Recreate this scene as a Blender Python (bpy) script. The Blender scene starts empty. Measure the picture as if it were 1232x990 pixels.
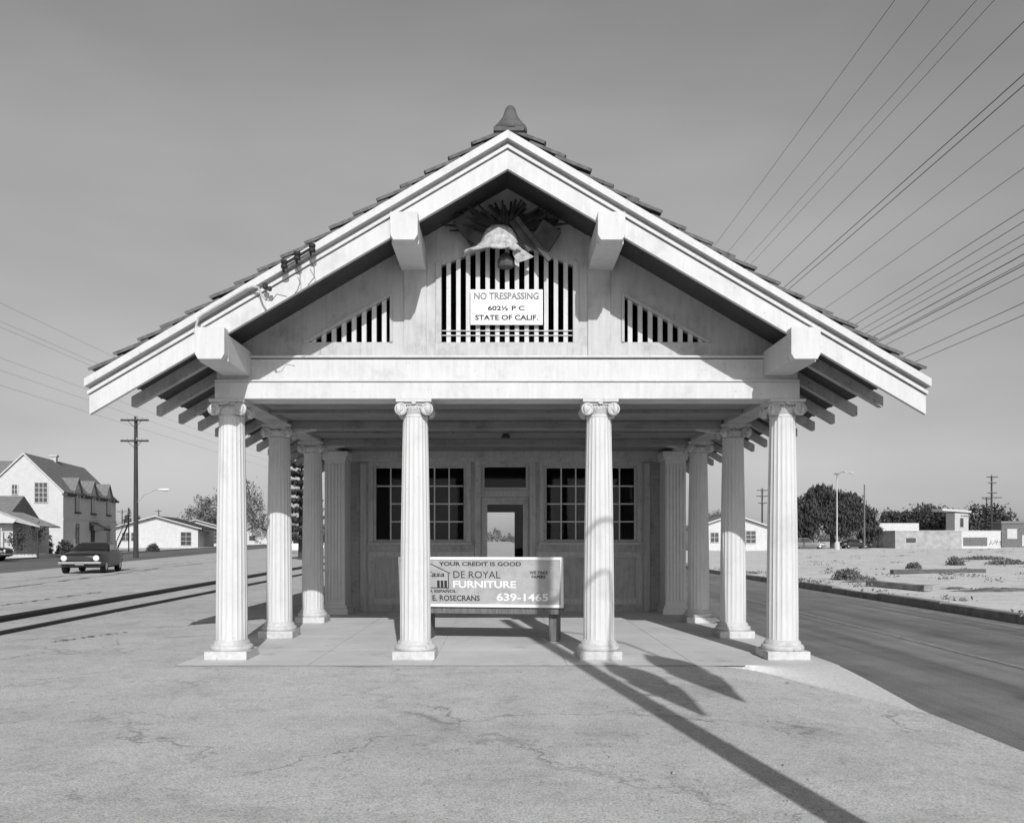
import bpy, bmesh, math, random
import numpy as np
from mathutils import Vector, Matrix
random.seed(7)
RNG = np.random.default_rng(11)
S = bpy.context.scene
COL = S.collection
R = math.radians

# ------------------------------------------------------------------ camera, sky, sun, exposure
F, CX, CY, EYE = 1024.0, 604.0, 648.0, 1.4          # photo pixels
cam = bpy.data.cameras.new('camera')
camo = bpy.data.objects.new('camera', cam); COL.objects.link(camo)
camo.location = (0, 0, EYE); camo.rotation_euler = (R(90), 0, 0)
cam.sensor_fit = 'HORIZONTAL'; cam.sensor_width = 36.0
cam.lens = F / 1232 * 36.0
cam.shift_x = (616 - CX) / 1232
cam.shift_y = (CY - 495) / 1232
cam.clip_start = 0.05; cam.clip_end = 9000
S.camera = camo

LD = Vector((-0.15, 1.0, -0.575)).normalized()      # direction the sunlight travels
w = bpy.data.worlds.new('World'); S.world = w; w.use_nodes = True
nt = w.node_tree; nt.nodes.clear()
sky = nt.nodes.new('ShaderNodeTexSky'); sky.sky_type = 'NISHITA'; sky.sun_disc = False
sky.sun_elevation = math.asin(-LD.z); sky.sun_rotation = math.atan2(-LD.x, -LD.y)
sky.air_density = 1.2; sky.dust_density = 1.0; sky.ozone_density = 1.0; sky.altitude = 30
sep = nt.nodes.new('ShaderNodeSeparateColor')        # black-and-white film: mostly red and green
m1 = nt.nodes.new('ShaderNodeMath'); m1.operation = 'MULTIPLY'; m1.inputs[1].default_value = 0.55
m2 = nt.nodes.new('ShaderNodeMath'); m2.operation = 'MULTIPLY_ADD'; m2.inputs[1].default_value = 0.35
m3 = nt.nodes.new('ShaderNodeMath'); m3.operation = 'MULTIPLY_ADD'; m3.inputs[1].default_value = 0.10
comb = nt.nodes.new('ShaderNodeCombineColor')
bg = nt.nodes.new('ShaderNodeBackground'); bg.inputs[1].default_value = 0.13
wo = nt.nodes.new('ShaderNodeOutputWorld')
L = nt.links.new
L(sky.outputs[0], sep.inputs[0]); L(sep.outputs[0], m1.inputs[0])
L(sep.outputs[1], m2.inputs[0]); L(m1.outputs[0], m2.inputs[2])
L(sep.outputs[2], m3.inputs[0]); L(m2.outputs[0], m3.inputs[2])
for i in range(3): L(m3.outputs[0], comb.inputs[i])
SKYK = 2.4
# a band of pale smog above the horizon, the zenith darkened as a red filter darkens it
tcw = nt.nodes.new('ShaderNodeTexCoord'); sx_ = nt.nodes.new('ShaderNodeSeparateXYZ'); L(tcw.outputs['Generated'], sx_.inputs[0])
mrg = nt.nodes.new('ShaderNodeMapRange'); mrg.inputs[1].default_value = -0.1; mrg.inputs[2].default_value = 1.0; L(sx_.outputs[2], mrg.inputs[0])
rw = nt.nodes.new('ShaderNodeValToRGB'); el = rw.color_ramp.elements
for p_, v_ in ((0.085, 0.34), (0.10, 0.33), (0.14, 0.31), (0.2, 0.345), (0.263, 0.41), (0.38, 0.51), (0.49, 0.58), (0.57, 0.56), (0.70, 0.16)):
    k_ = el.new(p_); k_.color = (v_, v_, v_, 1)
el.remove(el[0]); el[len(el)-1].color = (0.10, 0.10, 0.10, 1)
nz_ = nt.nodes.new('ShaderNodeTexNoise'); nz_.inputs['Scale'].default_value = 2.2; nz_.inputs['Detail'].default_value = 3
mpw = nt.nodes.new('ShaderNodeMapping'); mpw.inputs['Scale'].default_value = (1, 1, 3); L(tcw.outputs['Generated'], mpw.inputs[0]); L(mpw.outputs[0], nz_.inputs['Vector'])
mnz = nt.nodes.new('ShaderNodeMapRange'); mnz.inputs[3].default_value = SKYK*.70; mnz.inputs[4].default_value = SKYK*1.3; L(nz_.outputs[0], mnz.inputs[0])
mu1 = nt.nodes.new('ShaderNodeMix'); mu1.data_type = 'RGBA'; mu1.blend_type = 'MULTIPLY'; mu1.inputs[0].default_value = 1
mu2 = nt.nodes.new('ShaderNodeMix'); mu2.data_type = 'RGBA'; mu2.blend_type = 'MULTIPLY'; mu2.inputs[0].default_value = 1
L(mrg.outputs[0], rw.inputs[0]); L(comb.outputs[0], mu1.inputs[6]); L(rw.outputs[0], mu1.inputs[7]); L(mu1.outputs[2], mu2.inputs[6]); L(mnz.outputs[0], mu2.inputs[7])
L(mu2.outputs[2], bg.inputs[0]); L(bg.outputs[0], wo.inputs[0])

sun = bpy.data.lights.new('sun', 'SUN'); sun.energy = 4.6; sun.angle = R(0.36); sun.color = (1, 1, 1)
suno = bpy.data.objects.new('sun', sun); COL.objects.link(suno)
suno.rotation_euler = LD.to_track_quat('-Z', 'Y').to_euler(); suno.location = (10, -20, 30)

S.view_settings.view_transform = 'Standard'; S.view_settings.look = 'None'
S.view_settings.exposure = -0.30; S.view_settings.gamma = 1.0; S.view_settings.use_curve_mapping = False
S.render.engine = 'CYCLES'
S.cycles.max_bounces = 6; S.cycles.transparent_max_bounces = 12

def P(u, v, d):                                      # a photo pixel at distance d -> world point
    return Vector(((u - CX) / F * d, d, EYE + (CY - v) / F * d))

# ------------------------------------------------------------------ materials
def new_mat(name):
    m = bpy.data.materials.new(name); m.use_nodes = True
    n = m.node_tree.nodes; n.clear()
    out = n.new('ShaderNodeOutputMaterial'); b = n.new('ShaderNodeBsdfPrincipled')
    m.node_tree.links.new(b.outputs[0], out.inputs[0])
    return m, n, m.node_tree.links.new, b

def ramp(n, stops):
    r = n.new('ShaderNodeValToRGB'); e = r.color_ramp.elements
    while len(e) > 1: e.remove(e[0])
    e[0].position = stops[0][0]; e[0].color = (stops[0][1],) * 3 + (1,)
    for p, v in stops[1:]:
        k = e.new(p); k.color = (v,) * 3 + (1,)
    return r

def noise(n, l, scale, detail=4, rough=0.55, vec=None, stretch=None):
    t = n.new('ShaderNodeTexNoise'); t.inputs['Scale'].default_value = scale
    t.inputs['Detail'].default_value = detail; t.inputs['Roughness'].default_value = rough
    if vec is None:
        tc = n.new('ShaderNodeTexCoord'); vec = tc.outputs['Object']
    if stretch:
        mp = n.new('ShaderNodeMapping'); mp.inputs['Scale'].default_value = stretch
        l(vec, mp.inputs[0]); vec = mp.outputs[0]
    l(vec, t.inputs['Vector'])
    return t

def mixf(n, l, mode, fac, a, b):
    m = n.new('ShaderNodeMix'); m.data_type = 'RGBA'; m.blend_type = mode
    for sock, val in ((m.inputs[0], fac), (m.inputs[6], a), (m.inputs[7], b)):
        if hasattr(val, 'links'): l(val, sock)
        elif isinstance(val, (int, float)):
            sock.default_value = val if sock.type == 'VALUE' else (val, val, val, 1)
    return m.outputs[2]

def bump(n, l, b, h, strength, dist=0.01):
    u = n.new('ShaderNodeBump'); u.inputs['Strength'].default_value = strength
    u.inputs['Distance'].default_value = dist
    l(h, u.inputs['Height']); l(u.outputs[0], b.inputs['Normal'])

def simple(name, v, rough=0.7, var=0.25, scale=6.0, metal=0.0, bmp=0.15, spec=0.35, stretch=None):
    m, n, l, b = new_mat(name)
    t = noise(n, l, scale, 6, 0.6, stretch=stretch)
    r = ramp(n, [(0.3, v * (1 - var)), (0.7, min(1, v * (1 + var * 0.6)))])
    l(t.outputs[0], r.inputs[0]); l(r.outputs[0], b.inputs['Base Color'])
    b.inputs['Roughness'].default_value = rough; b.inputs['Metallic'].default_value = metal
    b.inputs['Specular IOR Level'].default_value = spec
    if bmp: bump(n, l, b, t.outputs[0], bmp)
    return m

def paint(name, v, dirt=0.5, streak=(7, 7, 0.8), chips=0.63, chipv=0.3):
    """old oil paint on wood: vertical streaks, grime patches, small chips"""
    m, n, l, b = new_mat(name)
    tc = n.new('ShaderNodeTexCoord'); oi = n.new('ShaderNodeObjectInfo'); vs_ = n.new('ShaderNodeVectorMath'); vs_.operation = 'SCALE'
    vs_.inputs[0].default_value = (37, 23, 51); l(oi.outputs['Random'], vs_.inputs['Scale'])
    va = n.new('ShaderNodeVectorMath'); l(tc.outputs['Object'], va.inputs[0]); l(vs_.outputs[0], va.inputs[1]); vec = va.outputs[0]
    s = noise(n, l, 3.0, 5, 0.6, vec, stretch=streak)
    r1 = ramp(n, [(0.35, v * (1 - 0.22 * dirt)), (0.65, v)]); l(s.outputs[0], r1.inputs[0])
    g = noise(n, l, 2.1, 8, 0.72, vec)
    r2 = ramp(n, [(0.30, 1 - 0.50 * dirt), (0.46, 1 - .10 * dirt), (0.62, 1)]); l(g.outputs[0], r2.inputs[0])
    c = mixf(n, l, 'MULTIPLY', 1.0, r1.outputs[0], r2.outputs[0])
    k = noise(n, l, 24, 8, 0.7, vec)
    r3 = ramp(n, [(chips, 0), (chips + 0.03, 1)]); l(k.outputs[0], r3.inputs[0])
    c = mixf(n, l, 'MIX', r3.outputs[0], c, chipv)
    dr = noise(n, l, 9.0, 6, 0.75, vec, stretch=(streak[0]*.6, streak[1]*.6, streak[2]*.35)); r4 = ramp(n, [(0.30, 0.62), (0.38, 1)]); l(dr.outputs[0], r4.inputs[0])
    c = mixf(n, l, 'MULTIPLY', min(1, dirt), c, r4.outputs[0])
    l(c, b.inputs['Base Color']); b.inputs['Roughness'].default_value = 0.6
    b.inputs['Specular IOR Level'].default_value = 0.3
    bump(n, l, b, k.outputs[0], 0.12, 0.004)
    return m

M = {}
M['white'] = paint('white_paint', 0.62, 0.42, chips=0.65)
M['col'] = paint('column_paint', 0.63, 0.32, chips=0.66)
M['base'] = paint('carved_paint', 0.61, 0.70, streak=(5, 5, 5), chips=0.60, chipv=0.32)
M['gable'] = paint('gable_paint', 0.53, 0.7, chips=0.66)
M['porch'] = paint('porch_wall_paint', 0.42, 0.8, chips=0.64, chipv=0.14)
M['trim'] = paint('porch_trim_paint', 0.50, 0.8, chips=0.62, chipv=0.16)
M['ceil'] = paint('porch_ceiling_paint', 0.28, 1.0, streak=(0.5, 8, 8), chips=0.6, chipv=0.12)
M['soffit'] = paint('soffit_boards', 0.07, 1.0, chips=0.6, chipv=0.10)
M['rafter'] = paint('rafter_paint', 0.46, 0.9, chips=0.6, chipv=0.18)
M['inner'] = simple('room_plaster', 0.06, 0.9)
M['tile'] = simple('clay_tile', 0.13, 0.85, 0.45, 14, bmp=0.4)
M['finial'] = simple('clay_finial', 0.11, 0.8, 0.3, 9, bmp=0.3)
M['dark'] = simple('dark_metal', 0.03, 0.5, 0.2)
M['rust'] = simple('steel_rail', 0.045, 0.6, 0.3, 20)
M['galv'] = simple('galvanised_steel', 0.42, 0.5, 0.15, 20)
M['wood'] = simple('creosoted_wood', 0.055, 0.9, 0.5, 3, stretch=(12, 12, 0.6), bmp=0.4)
M['oldwood'] = simple('weathered_timber', 0.11, 0.95, 0.5, 5, stretch=(1, 8, 8), bmp=0.5)
M['benchwood'] = simple('bench_wood', 0.15, 0.85, 0.4, 5, stretch=(8, 8, 1), bmp=0.3)
M['rubber'] = simple('tyre_rubber', 0.018, 0.85, 0.2)
M['chrome'] = simple('chrome', 0.55, 0.22, 0.1, metal=1.0, bmp=0)
M['lamp'] = simple('lamp_glass', 0.75, 0.15, 0.1, bmp=0, spec=0.6)
M['black'] = simple('black_lettering', 0.03, 0.7, 0.3, 40, bmp=0)
M['greyink'] = simple('faded_lettering', 0.26, 0.8, 0.5, 60, bmp=0)
M['signwhite'] = simple('white_enamel', 0.70, 0.45, 0.05, 8, bmp=0)
M['adgrey'] = simple('grey_sign_paint', 0.40, 0.55, 0.2, 7, bmp=0)
M['adwhite'] = simple('white_sign_paint', 0.80, 0.55, 0.08, 10, bmp=0)
M['plaster'] = simple('bell_plaster', 0.46, 0.9, 0.5, 16, bmp=0.5)
M['plasterdark'] = simple('dirty_plaster', 0.09, 0.95, 0.5, 10, bmp=0.5)
M['frond'] = simple('dry_frond', 0.045, 0.95, 0.5, 12, bmp=0.3)
M['board'] = simple('grimy_board', 0.085, 0.9, 0.5, 6, bmp=0.3)
M['stucco'] = simple('white_stucco', 0.55, 0.9, 0.10, 2.5, bmp=0.1)
M['stucco2'] = simple('pale_stucco', 0.5, 0.9, 0.15, 2.5, bmp=0.1)
M['shingle'] = simple('roof_shingle', 0.20, 0.9, 0.25, 3, bmp=0.2)
M['shingledark'] = simple('dark_shingle', 0.06, 0.9, 0.3, 3, bmp=0.2)
M['bark'] = simple('bark', 0.06, 0.95, 0.4, 8, stretch=(6, 6, 1), bmp=0.5)
M['leaf'] = simple('leaf_dark', 0.062, 0.7, 0.5, 0.6, bmp=0)
M['leaf2'] = simple('leaf_mid', 0.07, 0.75, 0.5, 0.6, bmp=0)
M['leafhaze'] = simple('leaf_haze', 0.17, 0.8, 0.4, 0.6, bmp=0)  # lighter grey puts distance haze into the leaf colour
M['weed'] = simple('dry_weed', 0.17, 0.9, 0.5, 4, bmp=0)
M['flag'] = simple('flag_cloth', 0.35, 0.9, 0.2, 5, bmp=0)
M['cable'] = simple('cable', 0.02, 0.7, 0.1, bmp=0)
M['cablefar'] = simple('old_copper_cable', 0.05, 0.7, 0.1, bmp=0)
M['carpaint'] = simple('dark_car_paint', 0.022, 0.35, 0.1, 3, bmp=0, spec=0.4)
M['carwhite'] = simple('white_car_paint', 0.72, 0.3, 0.05, 3, bmp=0, spec=0.6)
M['cargrey'] = simple('grey_car_paint', 0.16, 0.3, 0.1, 3, bmp=0, spec=0.6)
M['winglass'] = simple('car_glass', 0.03, 0.08, 0.1, bmp=0, spec=0.7)
M['housewin'] = simple('dark_window_glass', 0.07, 0.15, 0.4, 2, bmp=0, spec=0.6)
M['block'] = simple('concrete_block', 0.36, 0.9, 0.3, 1.2, bmp=0.3)

def glass_mat():
    m = bpy.data.materials.new('window_glass'); m.use_nodes = True
    n = m.node_tree.nodes; n.clear(); l = m.node_tree.links.new
    out = n.new('ShaderNodeOutputMaterial'); mx = n.new('ShaderNodeMixShader')
    tr = n.new('ShaderNodeBsdfTransparent'); gl = n.new('ShaderNodeBsdfGlossy'); fr = n.new('ShaderNodeFresnel')
    fr.inputs[0].default_value = 1.22; gl.inputs['Roughness'].default_value = 0.03
    tr.inputs[0].default_value = (0.95, 0.95, 0.95, 1); gl.inputs[0].default_value = (0.8, 0.8, 0.8, 1)
    l(fr.outputs[0], mx.inputs[0]); l(tr.outputs[0], mx.inputs[1]); l(gl.outputs[0], mx.inputs[2]); l(mx.outputs[0], out.inputs[0])
    return m
M['glass'] = glass_mat()

def ground_mat(name='worn_asphalt_and_dirt', k=1.0):
    m, n, l, b = new_mat(name)
    tc = n.new('ShaderNodeTexCoord'); vec = tc.outputs['Object']
    big = noise(n, l, 0.35, 6, 0.6, vec); r0 = ramp(n, [(0.3, 0.52*k), (0.7, 0.62*k)]); l(big.outputs[0], r0.inputs[0])
    mid = noise(n, l, 1.7, 7, 0.65, vec); r1 = ramp(n, [(0.28, 0.82), (0.55, 1.0)]); l(mid.outputs[0], r1.inputs[0])
    c = mixf(n, l, 'MULTIPLY', 1.0, r0.outputs[0], r1.outputs[0])
    # faint smears running across, in front of the platform
    sm = noise(n, l, 1.0, 6, 0.7, vec, stretch=(0.7, 1.5, 1)); r2 = ramp(n, [(0.30, 0.72), (0.44, 1)]); l(sm.outputs[0], r2.inputs[0])
    c = mixf(n, l, 'MULTIPLY', 0.55, c, r2.outputs[0])
    sn = noise(n, l, 0.9, 9, 0.78, vec); r6 = ramp(n, [(0.53, 1.0), (0.60, 0.86), (0.72, 0.70)]); l(sn.outputs[0], r6.inputs[0])
    c = mixf(n, l, 'MULTIPLY', 0.8, c, r6.outputs[0])
    fine = noise(n, l, 16, 9, 0.82, vec); r5 = ramp(n, [(0.33, 0.48), (0.45, 0.95), (0.6, 1.06), (0.75, 1.3)]); l(fine.outputs[0], r5.inputs[0])
    c = mixf(n, l, 'MULTIPLY', 0.9, c, r5.outputs[0])
    agg = noise(n, l, 70, 4, 0.7, vec); r3 = ramp(n, [(0.32, 0.40), (0.5, 1.0), (0.72, 1.4)]); l(agg.outputs[0], r3.inputs[0])
    c = mixf(n, l, 'MULTIPLY', 0.8, c, r3.outputs[0])
    # crack network, broken up by a mask
    wv = noise(n, l, 1.4, 5, 0.65, vec)
    wm = n.new('ShaderNodeVectorMath'); wm.operation = 'SCALE'; wm.inputs['Scale'].default_value = 1.3; l(wv.outputs['Color'], wm.inputs[0])
    ad = n.new('ShaderNodeVectorMath'); ad.operation = 'ADD'; l(vec, ad.inputs[0]); l(wm.outputs[0], ad.inputs[1])
    fl = n.new('ShaderNodeMapping'); fl.inputs['Scale'].default_value = (1, 1, 0.0); l(ad.outputs[0], fl.inputs[0])
    def cracks(scale, width, mscale, lo, hi):
        v = n.new('ShaderNodeTexVoronoi'); v.feature = 'DISTANCE_TO_EDGE'; v.inputs['Scale'].default_value = scale
        l(fl.outputs[0], v.inputs['Vector'])
        r = ramp(n, [(0.0, 1), (width, 0)]); l(v.outputs['Distance'], r.inputs[0])
        k = noise(n, l, mscale, 4, 0.6, vec); rk = ramp(n, [(lo, 0), (hi, 1)]); l(k.outputs[0], rk.inputs[0])
        return mixf(n, l, 'MULTIPLY', 1.0, r.outputs[0], rk.outputs[0])
    ck = mixf(n, l, 'LIGHTEN', 1.0, cracks(0.42, 0.013, 0.6, 0.42, 0.58), cracks(1.25, 0.018, 0.8, 0.52, 0.64))
    c = mixf(n, l, 'MIX', mixf(n, l, 'MULTIPLY', 1.0, ck, 0.58), c, 0.12)
    # small dark oil spots
    sp = n.new('ShaderNodeTexVoronoi'); sp.inputs['Scale'].default_value = 0.55; sp.inputs['Randomness'].default_value = 1.0
    l(fl.outputs[0], sp.inputs['Vector'])
    rs = ramp(n, [(0.0, 1), (0.045, 0.9), (0.065, 0)]); l(sp.outputs['Distance'], rs.inputs[0])
    sk = noise(n, l, 0.5, 2, 0.5, vec); rk2 = ramp(n, [(0.5, 0), (0.56, 1)]); l(sk.outputs[0], rk2.inputs[0])
    spm = mixf(n, l, 'MULTIPLY', 1.0, rs.outputs[0], rk2.outputs[0])
    c = mixf(n, l, 'MIX', mixf(n, l, 'MULTIPLY', 1.0, spm, 0.75), c, 0.08)
    l(c, b.inputs['Base Color']); b.inputs['Roughness'].default_value = 0.95; b.inputs['Specular IOR Level'].default_value = 0.15
    hb = mixf(n, l, 'SUBTRACT', 1.0, agg.outputs[0], ck)
    bump(n, l, b, hb, 0.35, 0.01)
    return m
M['ground'] = ground_mat()

def road_mat(name, v, lane=None):
    m, n, l, b = new_mat(name)
    tc = n.new('ShaderNodeTexCoord'); vec = tc.outputs['Object']
    a = noise(n, l, 0.9, 6, 0.6, vec, stretch=(1.3, 0.06, 1)); r = ramp(n, [(0.3, v * 0.5), (0.7, v * 1.5)]); l(a.outputs[0], r.inputs[0])
    pt = noise(n, l, 1.1, 8, 0.7, vec); rp = ramp(n, [(0.35, 0.75), (0.6, 1.1)]); l(pt.outputs[0], rp.inputs[0])
    r_1 = mixf(n, l, 'MULTIPLY', 0.8, r.outputs[0], rp.outputs[0])
    g = noise(n, l, 55, 4, 0.75, vec); r2 = ramp(n, [(0.3, 0.6), (0.7, 1.35)]); l(g.outputs[0], r2.inputs[0])
    c = mixf(n, l, 'MULTIPLY', 1.0, r_1, r2.outputs[0])
    l(c, b.inputs['Base Color']); b.inputs['Roughness'].default_value = 0.85; b.inputs['Specular IOR Level'].default_value = 0.3
    bump(n, l, b, g.outputs[0], 0.3, 0.006)
    return m
M['road'] = road_mat('street_asphalt', 0.21)
M['road2'] = road_mat('far_street_asphalt', 0.17)
M['line'] = simple('worn_road_paint', 0.30, 0.8, 0.5, 9, bmp=0)

def concrete_mat():
    m, n, l, b = new_mat('platform_concrete')
    tc = n.new('ShaderNodeTexCoord'); vec = tc.outputs['Object']
    a = noise(n, l, 0.9, 7, 0.65, vec); r = ramp(n, [(0.3, 0.54), (0.65, 0.66)]); l(a.outputs[0], r.inputs[0])
    g = noise(n, l, 110, 2, 0.6, vec); r2 = ramp(n, [(0.3, 0.82), (0.7, 1.1)]); l(g.outputs[0], r2.inputs[0])
    c = mixf(n, l, 'MULTIPLY', 1.0, r.outputs[0], r2.outputs[0])
    st = noise(n, l, 3.5, 6, 0.7, vec); r3 = ramp(n, [(0.30, 0.6), (0.42, 1)]); l(st.outputs[0], r3.inputs[0])
    c = mixf(n, l, 'MULTIPLY', 0.6, c, r3.outputs[0])
    l(c, b.inputs['Base Color']); b.inputs['Roughness'].default_value = 0.9; b.inputs['Specular IOR Level'].default_value = 0.2
    bump(n, l, b, g.outputs[0], 0.2, 0.005)
    return m
M['concrete'] = concrete_mat()
M['ramp'] = simple('sun_paled_concrete', 0.60, 0.9, 0.14, 28, bmp=0.2)  # paleness stands in for sun caught by the ramp's slope
M['kerb'] = simple('kerb_concrete', 0.26, 0.9, 0.4, 4, bmp=0.3)
M['rut'] = simple('damp_rut', 0.20, 1.0, 0.5, 6, bmp=.3)
M['joint'] = simple('joint_dirt', 0.10, 1.0, 0.3, 5)

# ------------------------------------------------------------------ mesh helpers
class MB:
    def __init__(s, off=(0, 0, 0)):
        s.v = []; s.f = []; s.off = Vector(off)
    def add(s, vs, fs):
        k = len(s.v); s.v += [Vector(v) + s.off for v in vs]; s.f += [tuple(i + k for i in f) for f in fs]; return s
    def box(s, x0, x1, y0, y1, z0, z1):
        return s.add([(x0,y0,z0),(x1,y0,z0),(x1,y1,z0),(x0,y1,z0),(x0,y0,z1),(x1,y0,z1),(x1,y1,z1),(x0,y1,z1)],
                     [(0,3,2,1),(4,5,6,7),(0,1,5,4),(1,2,6,5),(2,3,7,6),(3,0,4,7)])
    def prism(s, poly, a0, a1, axis='y'):
        """poly in the plane across the axis: y -> (x,z), x -> (y,z), z -> (x,y)"""
        def pt(p, a):
            return {'y': (p[0], a, p[1]), 'x': (a, p[0], p[1]), 'z': (p[0], p[1], a)}[axis]
        n = len(poly); vs = [pt(p, a0) for p in poly] + [pt(p, a1) for p in poly]
        return s.add(vs, [tuple(range(n)), tuple(range(2*n-1, n-1, -1))] + [(i, i+n, (i+1) % n + n, (i+1) % n) for i in range(n)])
    def tube(s, pts, r, n=8, r1=None, cap=True):
        pts = [Vector(p) for p in pts]; m = len(pts); vs = []; fs = []
        up = Vector((0, 0, 1)); last = None
        for i, p in enumerate(pts):
            t = (pts[min(i+1, m-1)] - pts[max(i-1, 0)]).normalized()
            if last is None:
                a = t.cross(up if abs(t.z) < 0.95 else Vector((1, 0, 0))).normalized()
            else:
                a = (last - t * last.dot(t)).normalized()
            last = a; b = t.cross(a)
            rr = r if r1 is None else r + (r1 - r) * i / max(1, m - 1)
            for j in range(n):
                q = 2 * math.pi * j / n
                vs.append(p + a * (rr * math.cos(q)) + b * (rr * math.sin(q)))
        for i in range(m - 1):
            for j in range(n):
                fs.append((i*n+j, i*n+(j+1) % n, (i+1)*n+(j+1) % n, (i+1)*n+j))
        if cap: fs += [tuple(range(n-1, -1, -1)), tuple((m-1)*n+j for j in range(n))]
        return s.add(vs, fs)
    def lathe(s, prof, c=(0, 0, 0), n=24, axis='z', a0=0.0):
        vs = []; fs = []; m = len(prof)
        for r, h in prof:
            for j in range(n):
                q = 2 * math.pi * j / n + a0; x, y = r * math.cos(q), r * math.sin(q)
                p = {'z': (x, y, h), 'y': (x, h, y), 'x': (h, x, y)}[axis]
                vs.append((c[0]+p[0], c[1]+p[1], c[2]+p[2]))
        for i in range(m - 1):
            for j in range(n):
                fs.append((i*n+j, i*n+(j+1) % n, (i+1)*n+(j+1) % n, (i+1)*n+j))
        fs += [tuple(range(n-1, -1, -1)), tuple((m-1)*n+j for j in range(n))]
        return s.add(vs, fs)
    def loft(s, rings, cap=True):
        n = len(rings[0]); vs = [p for r in rings for p in r]; fs = []
        for i in range(len(rings) - 1):
            for j in range(n):
                fs.append((i*n+j, i*n+(j+1) % n, (i+1)*n+(j+1) % n, (i+1)*n+j))
        if cap: fs += [tuple(range(n-1, -1, -1)), tuple((len(rings)-1)*n+j for j in range(n))]
        return s.add(vs, fs)
    def build(s, name, mat, parent=None, bevel=0.0, smooth=False, ang=35):
        V = np.array([tuple(v) for v in s.v], dtype=float)
        lo, hi = V.min(0), V.max(0)
        o = Vector(((lo[0]+hi[0])/2, (lo[1]+hi[1])/2, lo[2]))
        me = bpy.data.meshes.new(name)
        me.from_pydata([tuple(v - o) for v in s.v], [], s.f)
        bm = bmesh.new(); bm.from_mesh(me); bmesh.ops.recalc_face_normals(bm, faces=bm.faces); bm.to_mesh(me); bm.free()
        if smooth:
            me.shade_smooth(); me.set_sharp_from_angle(angle=R(ang))
        me.materials.append(mat)
        ob = bpy.data.objects.new(name, me); COL.objects.link(ob)
        org[ob.name] = o
        po = org.get(parent.name, Vector()) if parent else Vector()
        ob.location = o - po; ob.parent = parent
        if bevel:
            md = ob.modifiers.new('bevel', 'BEVEL'); md.width = bevel; md.segments = 2; md.limit_method = 'ANGLE'; md.angle_limit = R(40)
        return ob
org = {}

def tag(o, label=None, cat=None, group=None, kind=None):
    if label: o['label'] = label
    if cat: o['category'] = cat
    if group: o['group'] = group
    if kind: o['kind'] = kind
    return o
def thing(name, label, cat, loc=(0, 0, 0), rz=0.0, group=None):
    o = bpy.data.objects.new(name, None); COL.objects.link(o); o.empty_display_size = 0.3
    o.location = loc; o.rotation_euler = (0, 0, rz); org[o.name] = Vector()
    return tag(o, label, cat, group)
def copy_tree(o, parent=None):
    c = o.copy(); COL.objects.link(c); org[c.name] = org.get(o.name, Vector())
    if parent: c.parent = parent
    for ch in [k for k in o.children]: copy_tree(ch, c)
    return c
def struct(mb, name, mat, **k):
    o = mb.build(name, mat, None, **k); o['kind'] = 'structure'; return o

def text_geo(body, bold=0.0):
    """vertices and faces of a line of text in its own plane, scaled to a unit box"""
    cu = bpy.data.curves.new('t', 'FONT'); cu.body = body; cu.offset = bold; cu.extrude = 0.0; cu.resolution_u = 3
    ob = bpy.data.objects.new('t', cu); COL.objects.link(ob)
    dg = bpy.context.evaluated_depsgraph_get(); me = bpy.data.meshes.new_from_object(ob.evaluated_get(dg))
    vs = np.array([tuple(v.co) for v in me.vertices]); fs = [tuple(p.vertices) for p in me.polygons]
    bpy.data.objects.remove(ob); bpy.data.meshes.remove(me)
    vs -= vs.min(0); mx = vs.max(0); vs[:, 0] /= mx[0]; vs[:, 1] /= mx[1]
    return vs, fs
def text(mb, body, x0, x1, z0, z1, y, bold=0.0, slant=0.0):
    vs, fs = text_geo(body, bold)
    mb.add([(x0 + (x1-x0)*v[0] + slant*(z1-z0)*v[1], y, z0 + (z1-z0)*v[1]) for v in vs], fs)

# ================================================================== SETTING
def smooth(a, b, x):
    t = min(1, max(0, (x - a) / (b - a))); return t*t*(3-2*t)
RZ = -0.13                                            # right street level
def gz(x, y):                                         # the ground
    if x >= 3.75 and x < 9.33: return RZ - 0.03
    if x >= 9.33: return 0.02 + 0.02*math.sin(x*0.9+y*0.3) if x < 60 and y < 120 else 0.0
    z = -0.005
    if y < 9.45 and x > 2.2: z -= 0.122 * smooth(2.25, 3.45, x)
    return z
xs = [-4000, -400, -120, -60, -30, -15, -8] + [-6+i*0.5 for i in range(16)] + [2.0+i*0.125 for i in range(14)] + [3.749, 3.751, 6, 9.329, 9.331] + [10+i for i in range(30)] + [45, 60, 120, 400, 4000]
ys = [-60, -20, -5, 0, 2, 4, 5] + [5.5+i*0.25 for i in range(15)] + [9.1, 9.2, 9.3, 9.42, 9.46, 9.6, 10] + [11+i*2 for i in range(40)] + [100, 130, 200, 500, 1500, 6000]
g = MB(); vs = [(x, y, gz(x, y)) for y in ys for x in xs]; nx = len(xs)
g.add(vs, [(j*nx+i, j*nx+i+1, (j+1)*nx+i+1, (j+1)*nx+i) for j in range(len(ys)-1) for i in range(nx-1)])
gob = struct(g, 'ground', M['ground'])
M['sand'] = ground_mat('pale_sandy_dirt', 1.28); gob.data.materials.append(M['sand'])
for p_ in gob.data.polygons:
    if (p_.center + gob.location).x > 9.34: p_.material_index = 1

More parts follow.
